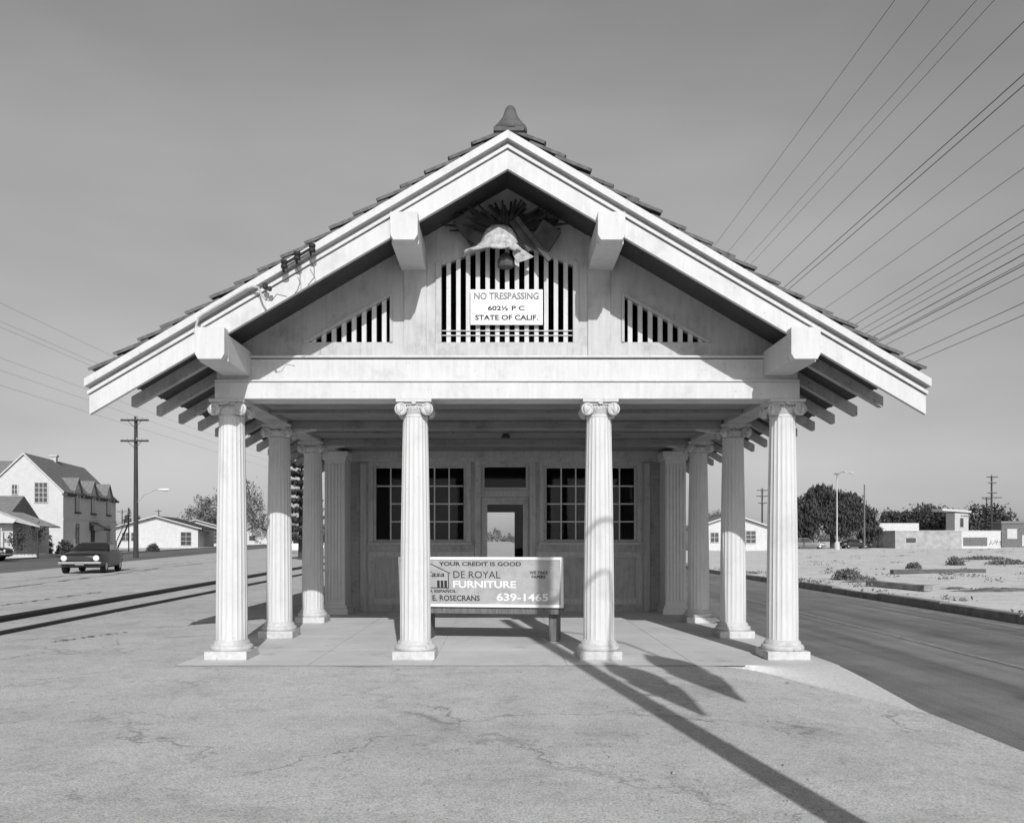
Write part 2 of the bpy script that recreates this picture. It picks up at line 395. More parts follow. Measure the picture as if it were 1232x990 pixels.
g = MB(); g.add([(3.76, -60, RZ), (9.32, -60, RZ), (9.32, 1500, RZ), (3.76, 1500, RZ)], [(0, 1, 2, 3)])
struct(g, 'street', M['road'])
g = MB()
for x0, x1 in ((6.12, 6.22),):
    g.add([(x0, -40, RZ+.005), (x1, -40, RZ+.005), (x1, 600, RZ+.005), (x0, 600, RZ+.005)], [(0, 1, 2, 3)])
struct(g, 'lane_line', M['line'])
g = MB(); y = -40.0
while y < 300:                                        # far kerb, worn lengths
    ln = random.uniform(2.2, 3.2); top = 0.045 + random.uniform(-.02, .02); dx = random.uniform(-.015, .015)
    g.box(9.26+dx, 9.48+dx, y, y+ln-0.02, RZ-0.02, top); y += ln
struct(g, 'kerb', M['kerb'], bevel=0.02)
g = MB(); g.add([(8.7, -40, RZ+.004), (9.25, -40, RZ+.004), (9.25, 300, RZ+.004), (8.7, 300, RZ+.004)], [(0, 1, 2, 3)])
struct(g, 'gutter', M['kerb'])

# platform: separately poured panels with open joints
g = MB(); g.box(-3.6, 3.68, 9.46, 27, -0.3, -0.012); struct(g, 'platform_base', M['joint'])
g = MB()
xsj = [-3.62, -2.15, -0.78, 0.72, 2.15, 3.7]; ysj = [9.44, 10.75, 12.2, 13.6, 15.0, 16.4, 19, 22, 27]
for i in range(len(xsj)-1):
    for j in range(len(ysj)-1):
        g.box(xsj[i]+.004, xsj[i+1]-.004, ysj[j]+.004, ysj[j+1]-.004, -0.10, 0.0)
struct(g, 'platform', M['concrete'])
g = MB(); g.add([(-3.62, 9.405, -.002), (2.7, 9.405, -.002), (2.7, 9.439, -.002), (-3.62, 9.439, -.002)], [(0, 1, 2, 3)]); struct(g, 'platform_joint', M['joint'])
# the corner ramp down to the street
g = MB(); NX_, NS_ = 24, 14; vs = []; fs = []
for i_ in range(NX_+1):
    f = i_/NX_; x = 2.74+.98*f; yl = 9.432-2.15*f**1.7-.02*math.sin(f*19)*f*(1-f); zl = gz(x, min(yl, 9.4))-.012
    for k in range(NS_+1):
        t_ = k/NS_; y = 9.438+(yl-9.438)*t_
        vs.append((x, y, zl*t_**(3.2-1.9*f) + (.0012*math.sin(x*5+y*3))*t_*(1-t_)))
for i_ in range(NX_):
    for k in range(NS_): a_ = i_*(NS_+1)+k; fs.append((a_, a_+1, a_+NS_+2, a_+NS_+1))
n0 = len(vs)                                          # street side of the ramp
for k in range(NS_+1): p_ = vs[NX_*(NS_+1)+k]; vs.append((p_[0], p_[1], -.32))
for k in range(NS_): fs.append((NX_*(NS_+1)+k, NX_*(NS_+1)+k+1, n0+k+1, n0+k))
g.add(vs, fs)
struct(g, 'corner_ramp', M['ramp'], smooth=True, ang=50)

# left street running slightly away
SD = Vector((-0.16, 1.0, 0)).normalized(); SN = Vector((SD.y, -SD.x, 0)); SROT = math.atan2(0.16, 1.0)
def sp(t, o, z=0.0):                                  # along the left street / to its right
    b = Vector((-20.3, 34, 0)) + SD*t + SN*o; return (b.x, b.y, z)
g = MB(); g.add([sp(-120, 0, .001), sp(-120, -8.2, .001), sp(700, -8.2, .001), sp(700, 0, .001)], [(0, 1, 2, 3)])
struct(g, 'far_street', M['road2'])
g = MB(); g.add([sp(-120, -8.4, 0.1), sp(-120, -10.2, 0.1), sp(700, -10.2, 0.1), sp(700, -8.4, 0.1)], [(0, 1, 2, 3)])
struct(g, 'pavement', M['ramp'])
g = MB(); g.add([sp(-120, -8.2, 0), sp(-120, -8.4, 0), sp(700, -8.4, 0), sp(700, -8.2, 0), sp(-120, -8.2, .11), sp(-120, -8.4, .11), sp(700, -8.4, .11), sp(700, -8.2, .11)],
                [(0,1,2,3),(4,5,6,7),(0,1,5,4),(2,3,7,6),(0,3,7,4),(1,2,6,5)])
struct(g, 'far_kerb', M['kerb'])

# ================================================================== DEPOT
X0 = 0.06
O = (0, 0, 0)
depot = thing('railway_depot', 'white wooden railway depot with tiled gable roof and fluted porch columns', 'building', (X0, 0, 0))
TAN = 0.5866
AP = math.atan(TAN)

# --- columns
def column_parts():
    n = 20; prof = []; H0, H1 = 0.20, 2.83
    rings = []
    for k in range(15):
        t = k / 14; z = H0 + (H1 - H0) * t
        r = 0.182 - 0.036 * (t ** 1.6)
        dep = 0.009
        if k == 0: dep = 0.002
        if k == 14: dep = 0.002
        ring = []
        for j in range(n * 6):
            q = 2*math.pi*j/(n*6); ph = (j % 6)/6
            rr = r - dep * (math.sin(math.pi*ph) ** 0.8 if ph else 0)
            ring.append((rr*math.cos(q), rr*math.sin(q), z))
        rings.append(ring)
    sh = MB(); sh.loft(rings)
    pl = MB(); pl.box(-.245, .245, -.245, .245, 0, .10)
    pl.lathe([(.232, .098), (.243, .112), (.246, .13), (.240, .15), (.222, .162), (.210, .168), (.212, .186), (.200, .200), (.186, .214), (.178, .225)], n=36)
    cp = MB()
    cp.box(-.205, .205, -.205, .205, 2.985, 3.018)                     # abacus
    cp.box(-.19, .19, -.17, .17, 2.955, 2.986)
    cp.lathe([(.142, 2.815), (.152, 2.825), (.150, 2.84), (.143, 2.85), (.165, 2.885), (.18, 2.91), (.17, 2.935), (.15, 2.957)], n=28)
    for sx in (-1, 1):
        for sy in (-1, 1):                                             # diagonal scrolls at the four corners
            a = math.atan2(sy, sx) ; 
            c = Vector((sx*.165, sy*.165, 2.905)); 
            for ori in ('y', 'x'):
                # a disc facing out on each of the two adjoining faces
                if ori == 'y':
                    cc = (sx*.152, sy*.172, 2.905); d = sy
                    cp.lathe([(.072, -.02), (.072, .016), (.055, .026), (.05, .014), (.03, .016), (.022, .03), (.002, .034)] if d > 0 else
                             [(.072, .02), (.072, -.016), (.055, -.026), (.05, -.014), (.03, -.016), (.022, -.03), (.002, -.034)], cc, 18, 'y')
                else:
                    cc = (sx*.172, sy*.152, 2.905); d = sx
                    cp.lathe([(.072, -.02), (.072, .016), (.055, .026), (.05, .014), (.03, .016), (.022, .03), (.002, .034)] if d > 0 else
                             [(.072, .02), (.072, -.016), (.055, -.026), (.05, -.014), (.03, -.016), (.022, -.03), (.002, -.034)], cc, 18, 'x')
    for d in (-1, 1):                                                  # egg bands between scrolls, rosettes
        for k in range(5):
            cp.lathe([(.004, -.02), (.016, 0), (.004, .02)], (-.072+.036*k, d*.172, 2.925), 8)
            cp.lathe([(.004, -.02), (.016, 0), (.004, .02)], (d*.172, -.072+.036*k, 2.925), 8)
        cp.lathe([(.028, -.012), (.028, .012)], (0, d*.19, 2.985), 10, 'y')
        cp.lathe([(.028, -.012), (.028, .012)], (d*.19, 0, 2.985), 10, 'x')
    return sh, pl, cp
sh, pl, cp = column_parts()
col0 = sh.build('column', M['col'], depot, smooth=True, ang=28)
pl0 = pl.build('column_base', M['base'], col0, bevel=.006, smooth=True)
cp0 = cp.build('capital', M['base'], col0, smooth=True)
zc = col0.location.z
spots = [(-3.25, 10.05), (-1.083, 10.05), (1.083, 10.05), (3.25, 10.05), (-3.25, 12.2), (3.25, 12.2), (-3.25, 14.35), (3.25, 14.35)]
for i, (x, y) in enumerate(spots):
    c = col0 if i == 0 else copy_tree(col0, depot)
    c.location = (x, y, zc); c.rotation_euler.z = 0

# --- pilasters at the room corners
for sx in (-1, 1):
    x = 3.16*sx
    p = MB(); p.box(x-.19, x+.19, 15.78, 16.37, .17, 2.86)
    for k in range(6):
        xx = x-.155+.062*k
        p.box(xx-.017, xx+.017, 15.765, 15.781, .25, 2.78)
    po = p.build('pilaster', M['col'], depot, bevel=.004)
    q = MB(); q.box(x-.25, x+.25, 15.70, 16.36, 0, .11); q.box(x-.22, x+.22, 15.74, 16.36, .11, .175)
    q.build('pilaster_base', M['col'], po, bevel=.006)
    q = MB(); q.box(x-.22, x+.22, 15.74, 16.36, 2.86, 2.93); q.box(x-.25, x+.25, 15.70, 16.36, 2.93, 3.017)
    q.build('pilaster_capital', M['col'], po, bevel=.006)

# --- entablature and side beams
e = MB()
e.box(-3.39, 3.39, 9.86, 10.24, 3.02, 3.215)
e.build('front_beam', M['white'], depot, bevel=.006)
e = MB(); e.box(-3.375, 3.375, 9.885, 10.22, 3.242, 3.485); e.build('fascia_board', M['white'], depot, bevel=.004)
e = MB(); e.box(-3.385, 3.385, 9.84, 10.2, 3.216, 3.240); e.build('fascia_moulding', M['white'], depot, bevel=.006)
e = MB(); e.box(-3.30, 3.30, 9.85, 10.15, 3.496, 3.522); e.build('ledge_moulding', M['white'], depot, bevel=.006)
for sx in (-1, 1):
    a, b2 = sorted((sx*3.08, sx*3.385))
    e = MB(); e.box(a, b2, 10.245, 27, 3.02, 3.40); e.build('side_beam', M['rafter'], depot, bevel=.006)
    e = MB(); a, b2 = sorted((sx*3.16, sx*3.28)); e.box(a, b2, 10.25, 27, 3.402, 3.60); e.build('eave_blocking', M['soffit'], depot)
    # shaped bracket blocks where the cross beams meet the side beams
    for yy in (12.2, 14.35):
        e = MB(); e.prism([(sx*3.07, 3.018), (sx*3.07, 2.90), (sx*2.75, 2.95), (sx*2.55, 3.018)], yy-.08, yy+.08)
        e.build('corbel', M['trim'], depot, bevel=.004)
# porch ceiling
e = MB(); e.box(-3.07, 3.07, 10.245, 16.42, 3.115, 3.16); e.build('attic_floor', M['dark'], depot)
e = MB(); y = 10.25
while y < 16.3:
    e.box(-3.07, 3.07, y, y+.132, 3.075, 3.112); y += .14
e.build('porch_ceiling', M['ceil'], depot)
for yy, zz in ((12.2, 2.96), (14.35, 2.96)):
    e = MB(); e.box(-3.07, 3.07, yy-.12, yy+.12, zz, 3.072); e.build('cross_beam', M['ceil'], depot, bevel=.006)
e = MB()
for yy in (11.1, 13.2, 15.2): e.box(-3.07, 3.07, yy-.04, yy+.04, 3.03, 3.073)
e.build('ceiling_batten', M['ceil'], depot)
e = MB(); e.box(-3.0, 3.0, 16.22, 16.38, 2.95, 3.074); e.box(-3.0, 3.0, 16.29, 16.385, 2.88, 2.951); e.build('wall_cornice', M['trim'], depot, bevel=.006)
e = MB(); e.lathe([(.07, 0), (.07, .03), (.045, .04), (.045, .06)], (.0, 13.2, 2.965), 16); e.build('ceiling_lamp_base', M['dark'], depot, smooth=True)

# --- gable wall with its openings
ZR = lambda x: 5.50 - TAN*abs(x)                     # underside of the roof boards
GY0, GY1 = 9.97, 10.06
OC = lambda x: 4.90 - 0.39*abs(x)                    # top of the central opening
TRI = lambda x: 4.233 - (abs(x)-1.373)*0.561
w_ = MB()
def strip(x0, x1, b0, b1, t0, t1):
    w_.prism([(x0, b0), (x1, b1), (x1, t1), (x0, t0)], GY0, GY1)
ZS = 3.70
w_.box(-3.28, 3.28, GY0, GY1, 3.45, ZS)
for sx in (-1, 1):
    def seg(a, b3, fb, ft): strip(sx*a, sx*b3, fb(a), fb(b3), ft(a), ft(b3))
    seg(0, .77, OC, ZR)
    seg(.77, 1.373, lambda x: ZS, ZR)
    seg(1.373, 2.327, TRI, ZR)
    seg(2.327, 3.068, lambda x: ZS, ZR)
gw = w_.build('gable_wall', M['gable'], depot)
for sx in (-1, 1):
    e = MB(); a, b2 = sorted((sx*.945, sx*1.205))
    e.prism([(a, 3.523), (b2, 3.523), (b2, min(ZR(b2), 9)-.0), (a, ZR(a))], 9.945, 9.969)
    e.build('gable_post', M['gable'], depot, bevel=.003)
e = MB()
e.box(-.84, .84, 9.945, 9.969, 3.523, 3.69)
for sx in (-1, 1):
    a, b2 = sorted((sx*.77, sx*.835)); e.prism([(a, 3.691), (b2, 3.691), (b2, OC(b2)+.05), (a, OC(a)+.05)], 9.945, 9.969)
    a, b2 = sorted((sx*1.34, sx*1.373)); e.prism([(a, ZS), (b2, ZS), (b2, TRI(1.373)+.05), (a, TRI(1.373)+.05)], 9.95, 9.969)
    e.prism([(sx*1.374, TRI(1.374)), (sx*1.374, TRI(1.374)+.04), (sx*2.40, TRI(2.40)+.04), (sx*2.327, TRI(2.327))], 9.95, 9.969)
e.build('opening_trim', M['gable'], depot, bevel=.003)
gr = MB(); px = .1145
for k in range(-6, 7):
    x = k*px; gr.box(x-.026, x+.026, 9.985, 10.03, ZS, OC(x)+.06)
lv = gr.build('louvre_grille', M['white'], depot, bevel=.003)
gr = MB()
for z in (3.775, 3.83): gr.box(-.765, .765, 9.972, 9.984, z, z+.012)
gr.build('louvre_rod', M['galv'], lv)
for sx in (-1, 1):
    gr = MB()
    for k in range(8):
        x = sx*(1.373+.07+.118*k)
        gr.prism([(x-.027, ZS), (x+.027, ZS), (x+.027, TRI(x+.027)+.03), (x-.027, TRI(x-.027)+.03)], 9.985, 10.03)
    gr.build('side_louvre', M['white'], depot, bevel=.003)
# dark backing added behind the openings, standing in for attic shade
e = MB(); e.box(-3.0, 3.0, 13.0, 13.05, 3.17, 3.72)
e.prism([(-3.0, 3.721), (3.0, 3.721), (0, 5.47)], 13.0, 13.05); e.build('attic_shade_backing', M['dark'], depot)

# --- roof
Y0, Y1, XE = 9.06, 27.0, 4.13
for sx in (-1, 1):
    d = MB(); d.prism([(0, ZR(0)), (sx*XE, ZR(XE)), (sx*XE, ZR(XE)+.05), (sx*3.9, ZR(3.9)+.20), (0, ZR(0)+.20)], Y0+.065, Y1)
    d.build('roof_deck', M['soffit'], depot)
    t = MB(); sl = Vector((sx*math.cos(AP), 0, -math.sin(AP))); nn = Vector((sx*math.sin(AP), 0, math.cos(AP)))
    base = Vector((0, 0, 5.740)); K = 17; step = 5.02/K
    for k in range(K):
        s1 = .10 + step*(k+1); s0 = max(.02, s1 - .40)
        y = Y0 - .03
        while y < Y1:
            jit = .35 if sx < 0 else 1.0
            a = random.uniform(-.02, .02)*jit*1.7; b3 = random.uniform(-.012, .022)*jit; yy = y + random.uniform(-.01, .01)*jit
            if sx > 0 and y < 9.5 and random.random() < .12: a -= .08
            hw = .115; th = .034; vs = []; m = 5
            for s_, h in ((s0+a, .012+b3), (s1+a, .074+b3)):
                for i in range(m+1):
                    f = i/m; arch = .030*math.sin(math.pi*f)
                    vs.append(base + sl*s_ + nn*(h+arch) + Vector((0, yy+2*hw*f, 0)))
                for i in range(m, -1, -1):
                    f = i/m; arch = .030*math.sin(math.pi*f)
                    vs.append(base + sl*s_ + nn*(h+arch-th) + Vector((0, yy+2*hw*f, 0)))
            q = 2*(m+1)
            fs = [tuple(range(q-1, -1, -1)), tuple(range(q, 2*q))] + [(i, (i+1) % q, (i+1) % q+q, i+q) for i in range(q)]
            t.add(vs, fs); y += .236
    t.build('roof_tiles', M['tile'], depot)
    r_ = MB()
    for yy in ():
        pass
    # barge boards
    for nm, t0, t1, yf, yb, xe, hor in (('upper_barge_board', 5.715, 5.632, 8.985, 9.10, 4.475, 0), ('barge_recess', 5.633, 5.586, 9.07, 9.105, 4.46, 0),
                                    ('middle_barge_board', 5.587, 5.552, 9.035, 9.11, 4.465, 0), ('barge_gap', 5.553, 5.538, 9.085, 9.115, 4.45, 0),
                                    ('lower_barge_board', 5.539, 5.338, 9.065, 9.12, 4.455, 0)):
        p = MB(); p.prism([(0, t0), (0, t1), (sx*xe, t1-TAN*xe), (sx*xe, t0-TAN*xe)], yf, yb)
        p.build(nm, M['rafter'] if nm in ('barge_recess', 'barge_gap') else M['white'], depot)  # recess and gap take greyer paint, groove shade put into the colour
    # rafters
    y = 9.66; k = 0
    while y < 26.5:
        p = MB(); xa, xb = 3.40, 4.25
        p.prism([(sx*xa, ZR(xa)-.002), (sx*xb, ZR(xb)-.002), (sx*xb, ZR(xb)-.115), (sx*(xb-.03), ZR(xb-.03)-.135), (sx*xa, ZR(xa)-.145)], y-.042, y+.042)
        p.build('rafter_tail', M['rafter'], depot, bevel=.003); y += .70; k += 1
    # gable-side rafters seen under the front overhang
    # bracket beams through the barge board
    for xc, hw, zt, zb in ((1.09, .145, 4.83, 4.535), (3.13, .155, 3.62, 3.285)):
        xb0, xb1 = sx*xc-hw, sx*xc+hw; ch = .055
        zt2 = min(ZR(abs(xb0)), ZR(abs(xb1))) - .003
        p = MB()
        prof = [(xb0, zb+ch), (xb0+ch*.6, zb), (xb1-ch*.6, zb), (xb1, zb+ch), (xb1, zt), (xb0, zt)]
        p.prism(prof, 8.93, 9.063)
        zi = lambda x: 5.338 - TAN*abs(x) + .0
        p.prism([(xb0, zb), (xb1, zb), (xb1, zt2), (xb0, zt2)], 9.066, 9.968)
        p.build('bracket_beam', M['white'], depot, bevel=.005)
r_ = MB(); yy = 9.3
r_.tube([(0, 9.5, 5.72), (0, 27, 5.72)], .12, 12); r_.build('ridge_tiles', M['tile'], depot, smooth=True)
f_ = MB()
prof = [(.172, 5.755), (.182, 5.77), (.178, 5.81), (.150, 5.838), (.112, 5.885), (.084, 5.93), (.067, 5.98), (.054, 6.02), (.034, 6.045), (.004, 6.055)]
f_.lathe(prof, (0.03, 9.16, 0), 14); f_.box(-.15, .17, 9.0, 9.5, 5.715, 5.76)
f_.build('ridge_finial', M['finial'], depot, smooth=True, ang=50)

# --- electrical fittings on the left barge board
def D(u, v, d): q = P(u, v, d); return Vector((q.x - X0, q.y, q.z))
c = MB(); yb = 8.955
c.tube([D(234.5, 402, 8.95), D(236, 392, yb), D(239, 382, yb), D(243, 379, yb), D(275, 360, yb), D(295, 348, yb), D(303, 345, yb), D(311, 346, yb)], .013, 8)
c.tube([D(311, 346, yb), D(314, 354, 8.93), D(320, 361, 8.90)], .011, 8)
cd = c.build('conduit', M['galv'], depot, smooth=True)
c = MB(); c.lathe([(.012, -.02), (.026, -.01), (.03, .03), (.012, .05)], tuple(D(319, 346, 8.95)), 10); c.lathe([(.012, -.02), (.024, -.01), (.024, .02), (.012, .03)], tuple(D(324.5, 348, 8.95)), 10)
c.build('weatherhead', M['dark'], cd, smooth=True)
c = MB()
c.tube([D(340, 319, 8.94), D(378, 297, 8.94)], .016, 8)
c.tube([D(341, 328, 8.96), D(342, 312, 8.93)], .012, 6); c.tube([D(357, 318, 8.96), D(357.5, 303, 8.93)], .012, 6); c.tube([D(374, 308, 8.96), D(374, 292, 8.93)], .012, 6)
ir = c.build('insulator_rack', M['dark'], depot, smooth=True)
for u, v in ((342, 318), (357.5, 308), (375.5, 298.5)):
    c = MB(); q = D(u, v, 8.91); c.lathe([(.015, -.045), (.036, -.038), (.036, -.012), (.026, 0), (.036, .012), (.036, .038), (.015, .045)], tuple(q), 14)
    c.build('insulator', M['cable'], ir, smooth=True)
c = MB()
c.tube([D(357, 322, 8.95), D(361, 330, 8.94), D(361, 340, 8.95), D(358, 349, 8.96), D(355, 353, 9.0)], .004, 5)
c.tube([D(372, 312, 8.95), D(378, 322, 8.94), D(378, 334, 8.95), D(370, 344, 8.97)], .004, 5)
c.tube([D(320, 361, 8.9), D(327, 362, 8.93), D(333, 354, 8.94), D(345, 357, 8.95)], .004, 5)
c.build('loose_wire', M['cable'], ir)

# --- room front wall (Y 16.4) with windows and door
WY = 16.40; WT = .14
e = MB()
def wb(x0, x1, z0, z1): e.box(x0, x1, WY, WY+WT, z0, z1)
WZ0, WZ1 = 1.335, 2.81; WI, WO = .75, 2.54
wb(-3.07, 3.07, 2.86, 3.07)
for sx in (-1, 1):
    for a, b2, z0, z1 in ((WI, WO, 0, WZ0), (WI, WO, WZ1, 2.86), (WO, 2.80, 0, 2.86), (.465, WI, 0, 2.86)):
        q0, q1 = sorted((sx*a, sx*b2)); wb(q0, q1, z0, z1)
wb(-.465, .465, 2.84, 2.86)
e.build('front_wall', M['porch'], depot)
for sx in (-1, 1):
    e = MB(); z = 0.05; a, b2 = sorted((sx*2.80, sx*3.07))
    e.box(a, b2, WY+.02, WY+WT, 0, 2.86)
    while z < 2.8:
        e.prism([(WY+.021, z), (WY-.028, z), (WY+.014, z+.098), (WY+.021, z+.098)], a, b2, 'x'); z += .1
    e.build('clapboard_siding', M['rafter'], depot)
    # corner board, casing, panels below window
    e = MB()
    q0, q1 = sorted((sx*2.68, sx*2.79)); e.box(q0, q1, WY-.022, WY-.001, 0, 2.85)
    q0, q1 = sorted((sx*(WI-.09), sx*(WI-.001))); e.box(q0, q1, WY-.022, WY-.001, WZ0-.05, WZ1+.09)
    q0, q1 = sorted((sx*(WO+.001), sx*(WO+.09))); e.box(q0, q1, WY-.022, WY-.001, WZ0-.05, WZ1+.09)
    q0, q1 = sorted((sx*WI, sx*WO)); e.box(q0, q1, WY-.022, WY-.001, WZ1+.001, WZ1+.09)
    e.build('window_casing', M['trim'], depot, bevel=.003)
    e = MB(); q0, q1 = sorted((sx*(WI-.11), sx*(WO+.11))); e.box(q0, q1, WY-.06, WY-.001, WZ0-.055, WZ0-.002); e.build('window_sill', M['trim'], depot, bevel=.004)
    e = MB()
    for a, b2, z0, z1 in ((.60, 2.63, 1.06, 1.15), (.60, 2.63, .14, .24), (.60, .70, .24, 1.06), (2.53, 2.63, .24, 1.06)):
        q0, q1 = sorted((sx*a, sx*b2)); e.box(q0, q1, WY-.02, WY-.001, z0, z1)
    for a, b2, z0, z1 in ((.70, 2.53, 1.04, 1.06), (.70, 2.53, .24, .26), (.70, .72, .26, 1.04), (2.51, 2.53, .26, 1.04)):
        q0, q1 = sorted((sx*a, sx*b2)); e.box(q0, q1, WY-.032, WY-.001, z0, z1)
    e.build('wainscot_panel', M['trim'], depot, bevel=.002)
    # window: frame, muntins, glass
    q0, q1 = sorted((sx*WI, sx*WO)); f = MB(); fr = .05
    f.box(q0, q0+fr, WY+.02, WY+.08, WZ0, WZ1); f.box(q1-fr, q1, WY+.02, WY+.08, WZ0, WZ1)
    f.box(q0+fr, q1-fr, WY+.02, WY+.08, WZ0, WZ0+fr); f.box(q0+fr, q1-fr, WY+.02, WY+.08, WZ1-fr, WZ1)
    wn = f.build('window', M['trim'], depot, bevel=.003)
    f = MB(); nx_ = 6; ww = (q1-q0-2*fr)/nx_; hh = (WZ1-WZ0-2*fr)/4
    for k in range(1, nx_):
        x = q0+fr+ww*k; t_ = .030 if k == 3 else .012; f.box(x-t_, x+t_, WY+.03, WY+.07, WZ0+fr, WZ1-fr)
    for k in range(1, 4):
        z = WZ0+fr+hh*k
        for c_ in range(nx_):
            xa = q0+fr+ww*c_+(.030 if c_ == 3 else .012); xb = q0+fr+ww*(c_+1)-(.030 if c_ == 2 else .012)
            if sx < 0 and c_ == 0 and k < 3: continue          # muntins missing in one light
            f.box(xa, xb, WY+.03, WY+.07, z-.012, z+.012)
    f.build('muntin', M['col'], wn)
    f = MB(); f.box(q0+fr, q1-fr, WY+.046, WY+.050, WZ0+fr, WZ1-fr); f.build('pane', M['glass'], wn)
# door surround, transom, door
e = MB()
for sx in (-1, 1):
    q0, q1 = sorted((sx*.466, sx*.585)); e.box(q0, q1, WY-.028, WY-.001, 0, 2.93)
e.box(-.465, .465, WY-.028, WY-.001, 2.84, 2.93); e.box(-.465, .465, WY, WY+.12, 2.21, 2.33)
e.build('door_casing', M['trim'], depot, bevel=.004)
f = MB(); f.box(-.465, .465, WY+.02, WY+.08, 2.33, 2.39); f.box(-.465, .465, WY+.02, WY+.08, 2.78, 2.84); f.box(-.465, -.40, WY+.02, WY+.08, 2.39, 2.78); f.box(.40, .465, WY+.02, WY+.08, 2.39, 2.78)
tr = f.build('transom_window', M['trim'], depot, bevel=.003)
f = MB(); f.box(-.40, .40, WY+.046, WY+.05, 2.39, 2.78); f.build('pane', M['glass'], tr)
f = MB(); f.box(-.46, -.345, WY+.03, WY+.075, .01, 2.205); f.box(.345, .46, WY+.03, WY+.075, .01, 2.205)
f.box(-.345, .345, WY+.03, WY+.075, 2.06, 2.205); f.box(-.345, .345, WY+.03, WY+.075, .01, .25); f.box(-.345, .345, WY+.03, WY+.075, .62, .76)
f.box(-.345, .345, WY+.045, WY+.06, .25, .62)
dr = f.build('door', M['trim'], depot, bevel=.003)
f = MB(); f.box(-.345, .345, WY+.05, WY+.054, .76, 2.06); f.build('pane', M['glass'], dr)
f = MB(); f.lathe([(.012, .0), (.012, -.04), (.03, -.05), (.03, -.075), (.01, -.085)], (-.40, WY+.03, 1.0), 14, 'y'); f.build('door_knob', M['dark'], dr, smooth=True)
# room shell
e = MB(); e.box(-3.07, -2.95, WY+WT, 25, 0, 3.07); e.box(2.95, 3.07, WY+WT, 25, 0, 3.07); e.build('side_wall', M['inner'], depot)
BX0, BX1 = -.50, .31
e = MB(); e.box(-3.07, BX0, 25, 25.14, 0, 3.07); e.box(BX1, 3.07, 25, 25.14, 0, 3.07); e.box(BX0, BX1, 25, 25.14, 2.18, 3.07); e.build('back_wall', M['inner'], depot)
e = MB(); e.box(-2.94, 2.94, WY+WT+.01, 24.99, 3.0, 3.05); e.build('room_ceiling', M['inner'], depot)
e = MB(); e.box(-3.0, 3.0, 26.7, 26.8, 3.65, 3.72); e.prism([(-3.0, 3.721), (3.0, 3.721), (0, 5.47)], 26.7, 26.8); e.build('rear_gable', M['gable'], depot)

# ------------------------------------------------------------------ no trespassing sign
sg = thing('notice_sign', 'white painted notice board nailed over the gable louvres, lettered NO TRESPASSING', 'sign', (0, 9.93, 3.9))
s_ = MB((0, -9.93, -3.9)); xa, xb = P(566, 0, 9.93).x, P(653, 0, 9.93).x; za, zb = P(0, 391, 9.93).z, P(0, 348.5, 9.93).z
s_.box(xa, xb, 9.922, 9.944, za, zb); s_.build('board', M['adwhite'], sg, bevel=.003)
W_ = xb-xa; H_ = zb-za
s_ = MB((0, -9.93, -3.9)); text(s_, 'NO TRESPASSING', xa+.05*W_, xa+.945*W_, zb-.29*H_, zb-.085*H_, 9.9195, .035); s_.build('lettering', M['greyink'], sg)
s_ = MB((0, -9.93, -3.9)); text(s_, '602½ P C', xa+.24*W_, xa+.75*W_, zb-.60*H_, zb-.46*H_, 9.9195, .03); s_.build('lettering', M['black'], sg); s_ = MB((0, -9.93, -3.9)); text(s_, 'STATE OF CALIF.', xa+.065*W_, xa+.935*W_, zb-.87*H_, zb-.72*H_, 9.9195, .03)
s_.build('lettering', M['black'], sg)

# ------------------------------------------------------------------ broken plaster bell ornament under the peak
bl = thing('bell_ornament', 'broken pale plaster bell ornament with boards and palm fan under the gable peak', 'ornament', (0.05, 9.8, 4.85))
off = (-.05, -9.8, -4.85)
b_ = MB(off); YB = 9.74
def B(u, v, d): return P(u, v, d)
# bell: half-round shell with a flared ragged lip
rings = []
prof = [(.02, 5.005), (.10, 4.995), (.16, 4.95), (.20, 4.88), (.225, 4.80), (.27, 4.76), (.345, 4.72), (.42, 4.695)]
for r, z in prof:
    ring = []
    for j in range(25):
        q = math.pi*1.0*j/24 + math.pi
        wob = 1 + .02*math.sin(q*7+z*9) + (.03*math.sin(q*13) if z < 4.75 else 0)
        sq = .62 if math.cos(q) > 0.3 and z < 4.80 else 1.0
        ring.append((-.03 + r*wob*math.cos(q)*sq, YB+.06 + .5*r*math.sin(q), z + (.010*math.sin(q*9) if z < 4.75 else 0)))
    rings.append(ring)
n = 25; vs = [p for r in rings for p in r]
b_.add(vs, [(i*n+j, i*n+j+1, (i+1)*n+j+1, (i+1)*n+j) for i in range(len(rings)-1) for j in range(n-1)])
bo = b_.build('bell', M['plaster'], bl, smooth=True, ang=70)
md = bo.modifiers.new('shell', 'SOLIDIFY'); md.thickness = .025
b_ = MB(off); b_.lathe([(.03, 4.70), (.06, 4.66), (.095, 4.62), (.10, 4.56), (.09, 4.535), (.05, 4.53)], (.04, 9.84, 0), 9)
b_.build('clapper', M['plasterdark'], bl, smooth=True)
b_ = MB(off)                                          # torn corner of the lip on the right
b_.add([(.13, 9.74, 4.80), (.22, 9.76, 4.72), (.36, 9.80, 4.64), (.28, 9.79, 4.60), (.17, 9.77, 4.56), (.12, 9.76, 4.66)], [(0, 1, 5), (1, 2, 3), (1, 3, 4, 5)])
o = b_.build('bell_fragment', M['plaster'], bl); md = o.modifiers.new('shell', 'SOLIDIFY'); md.thickness = .03
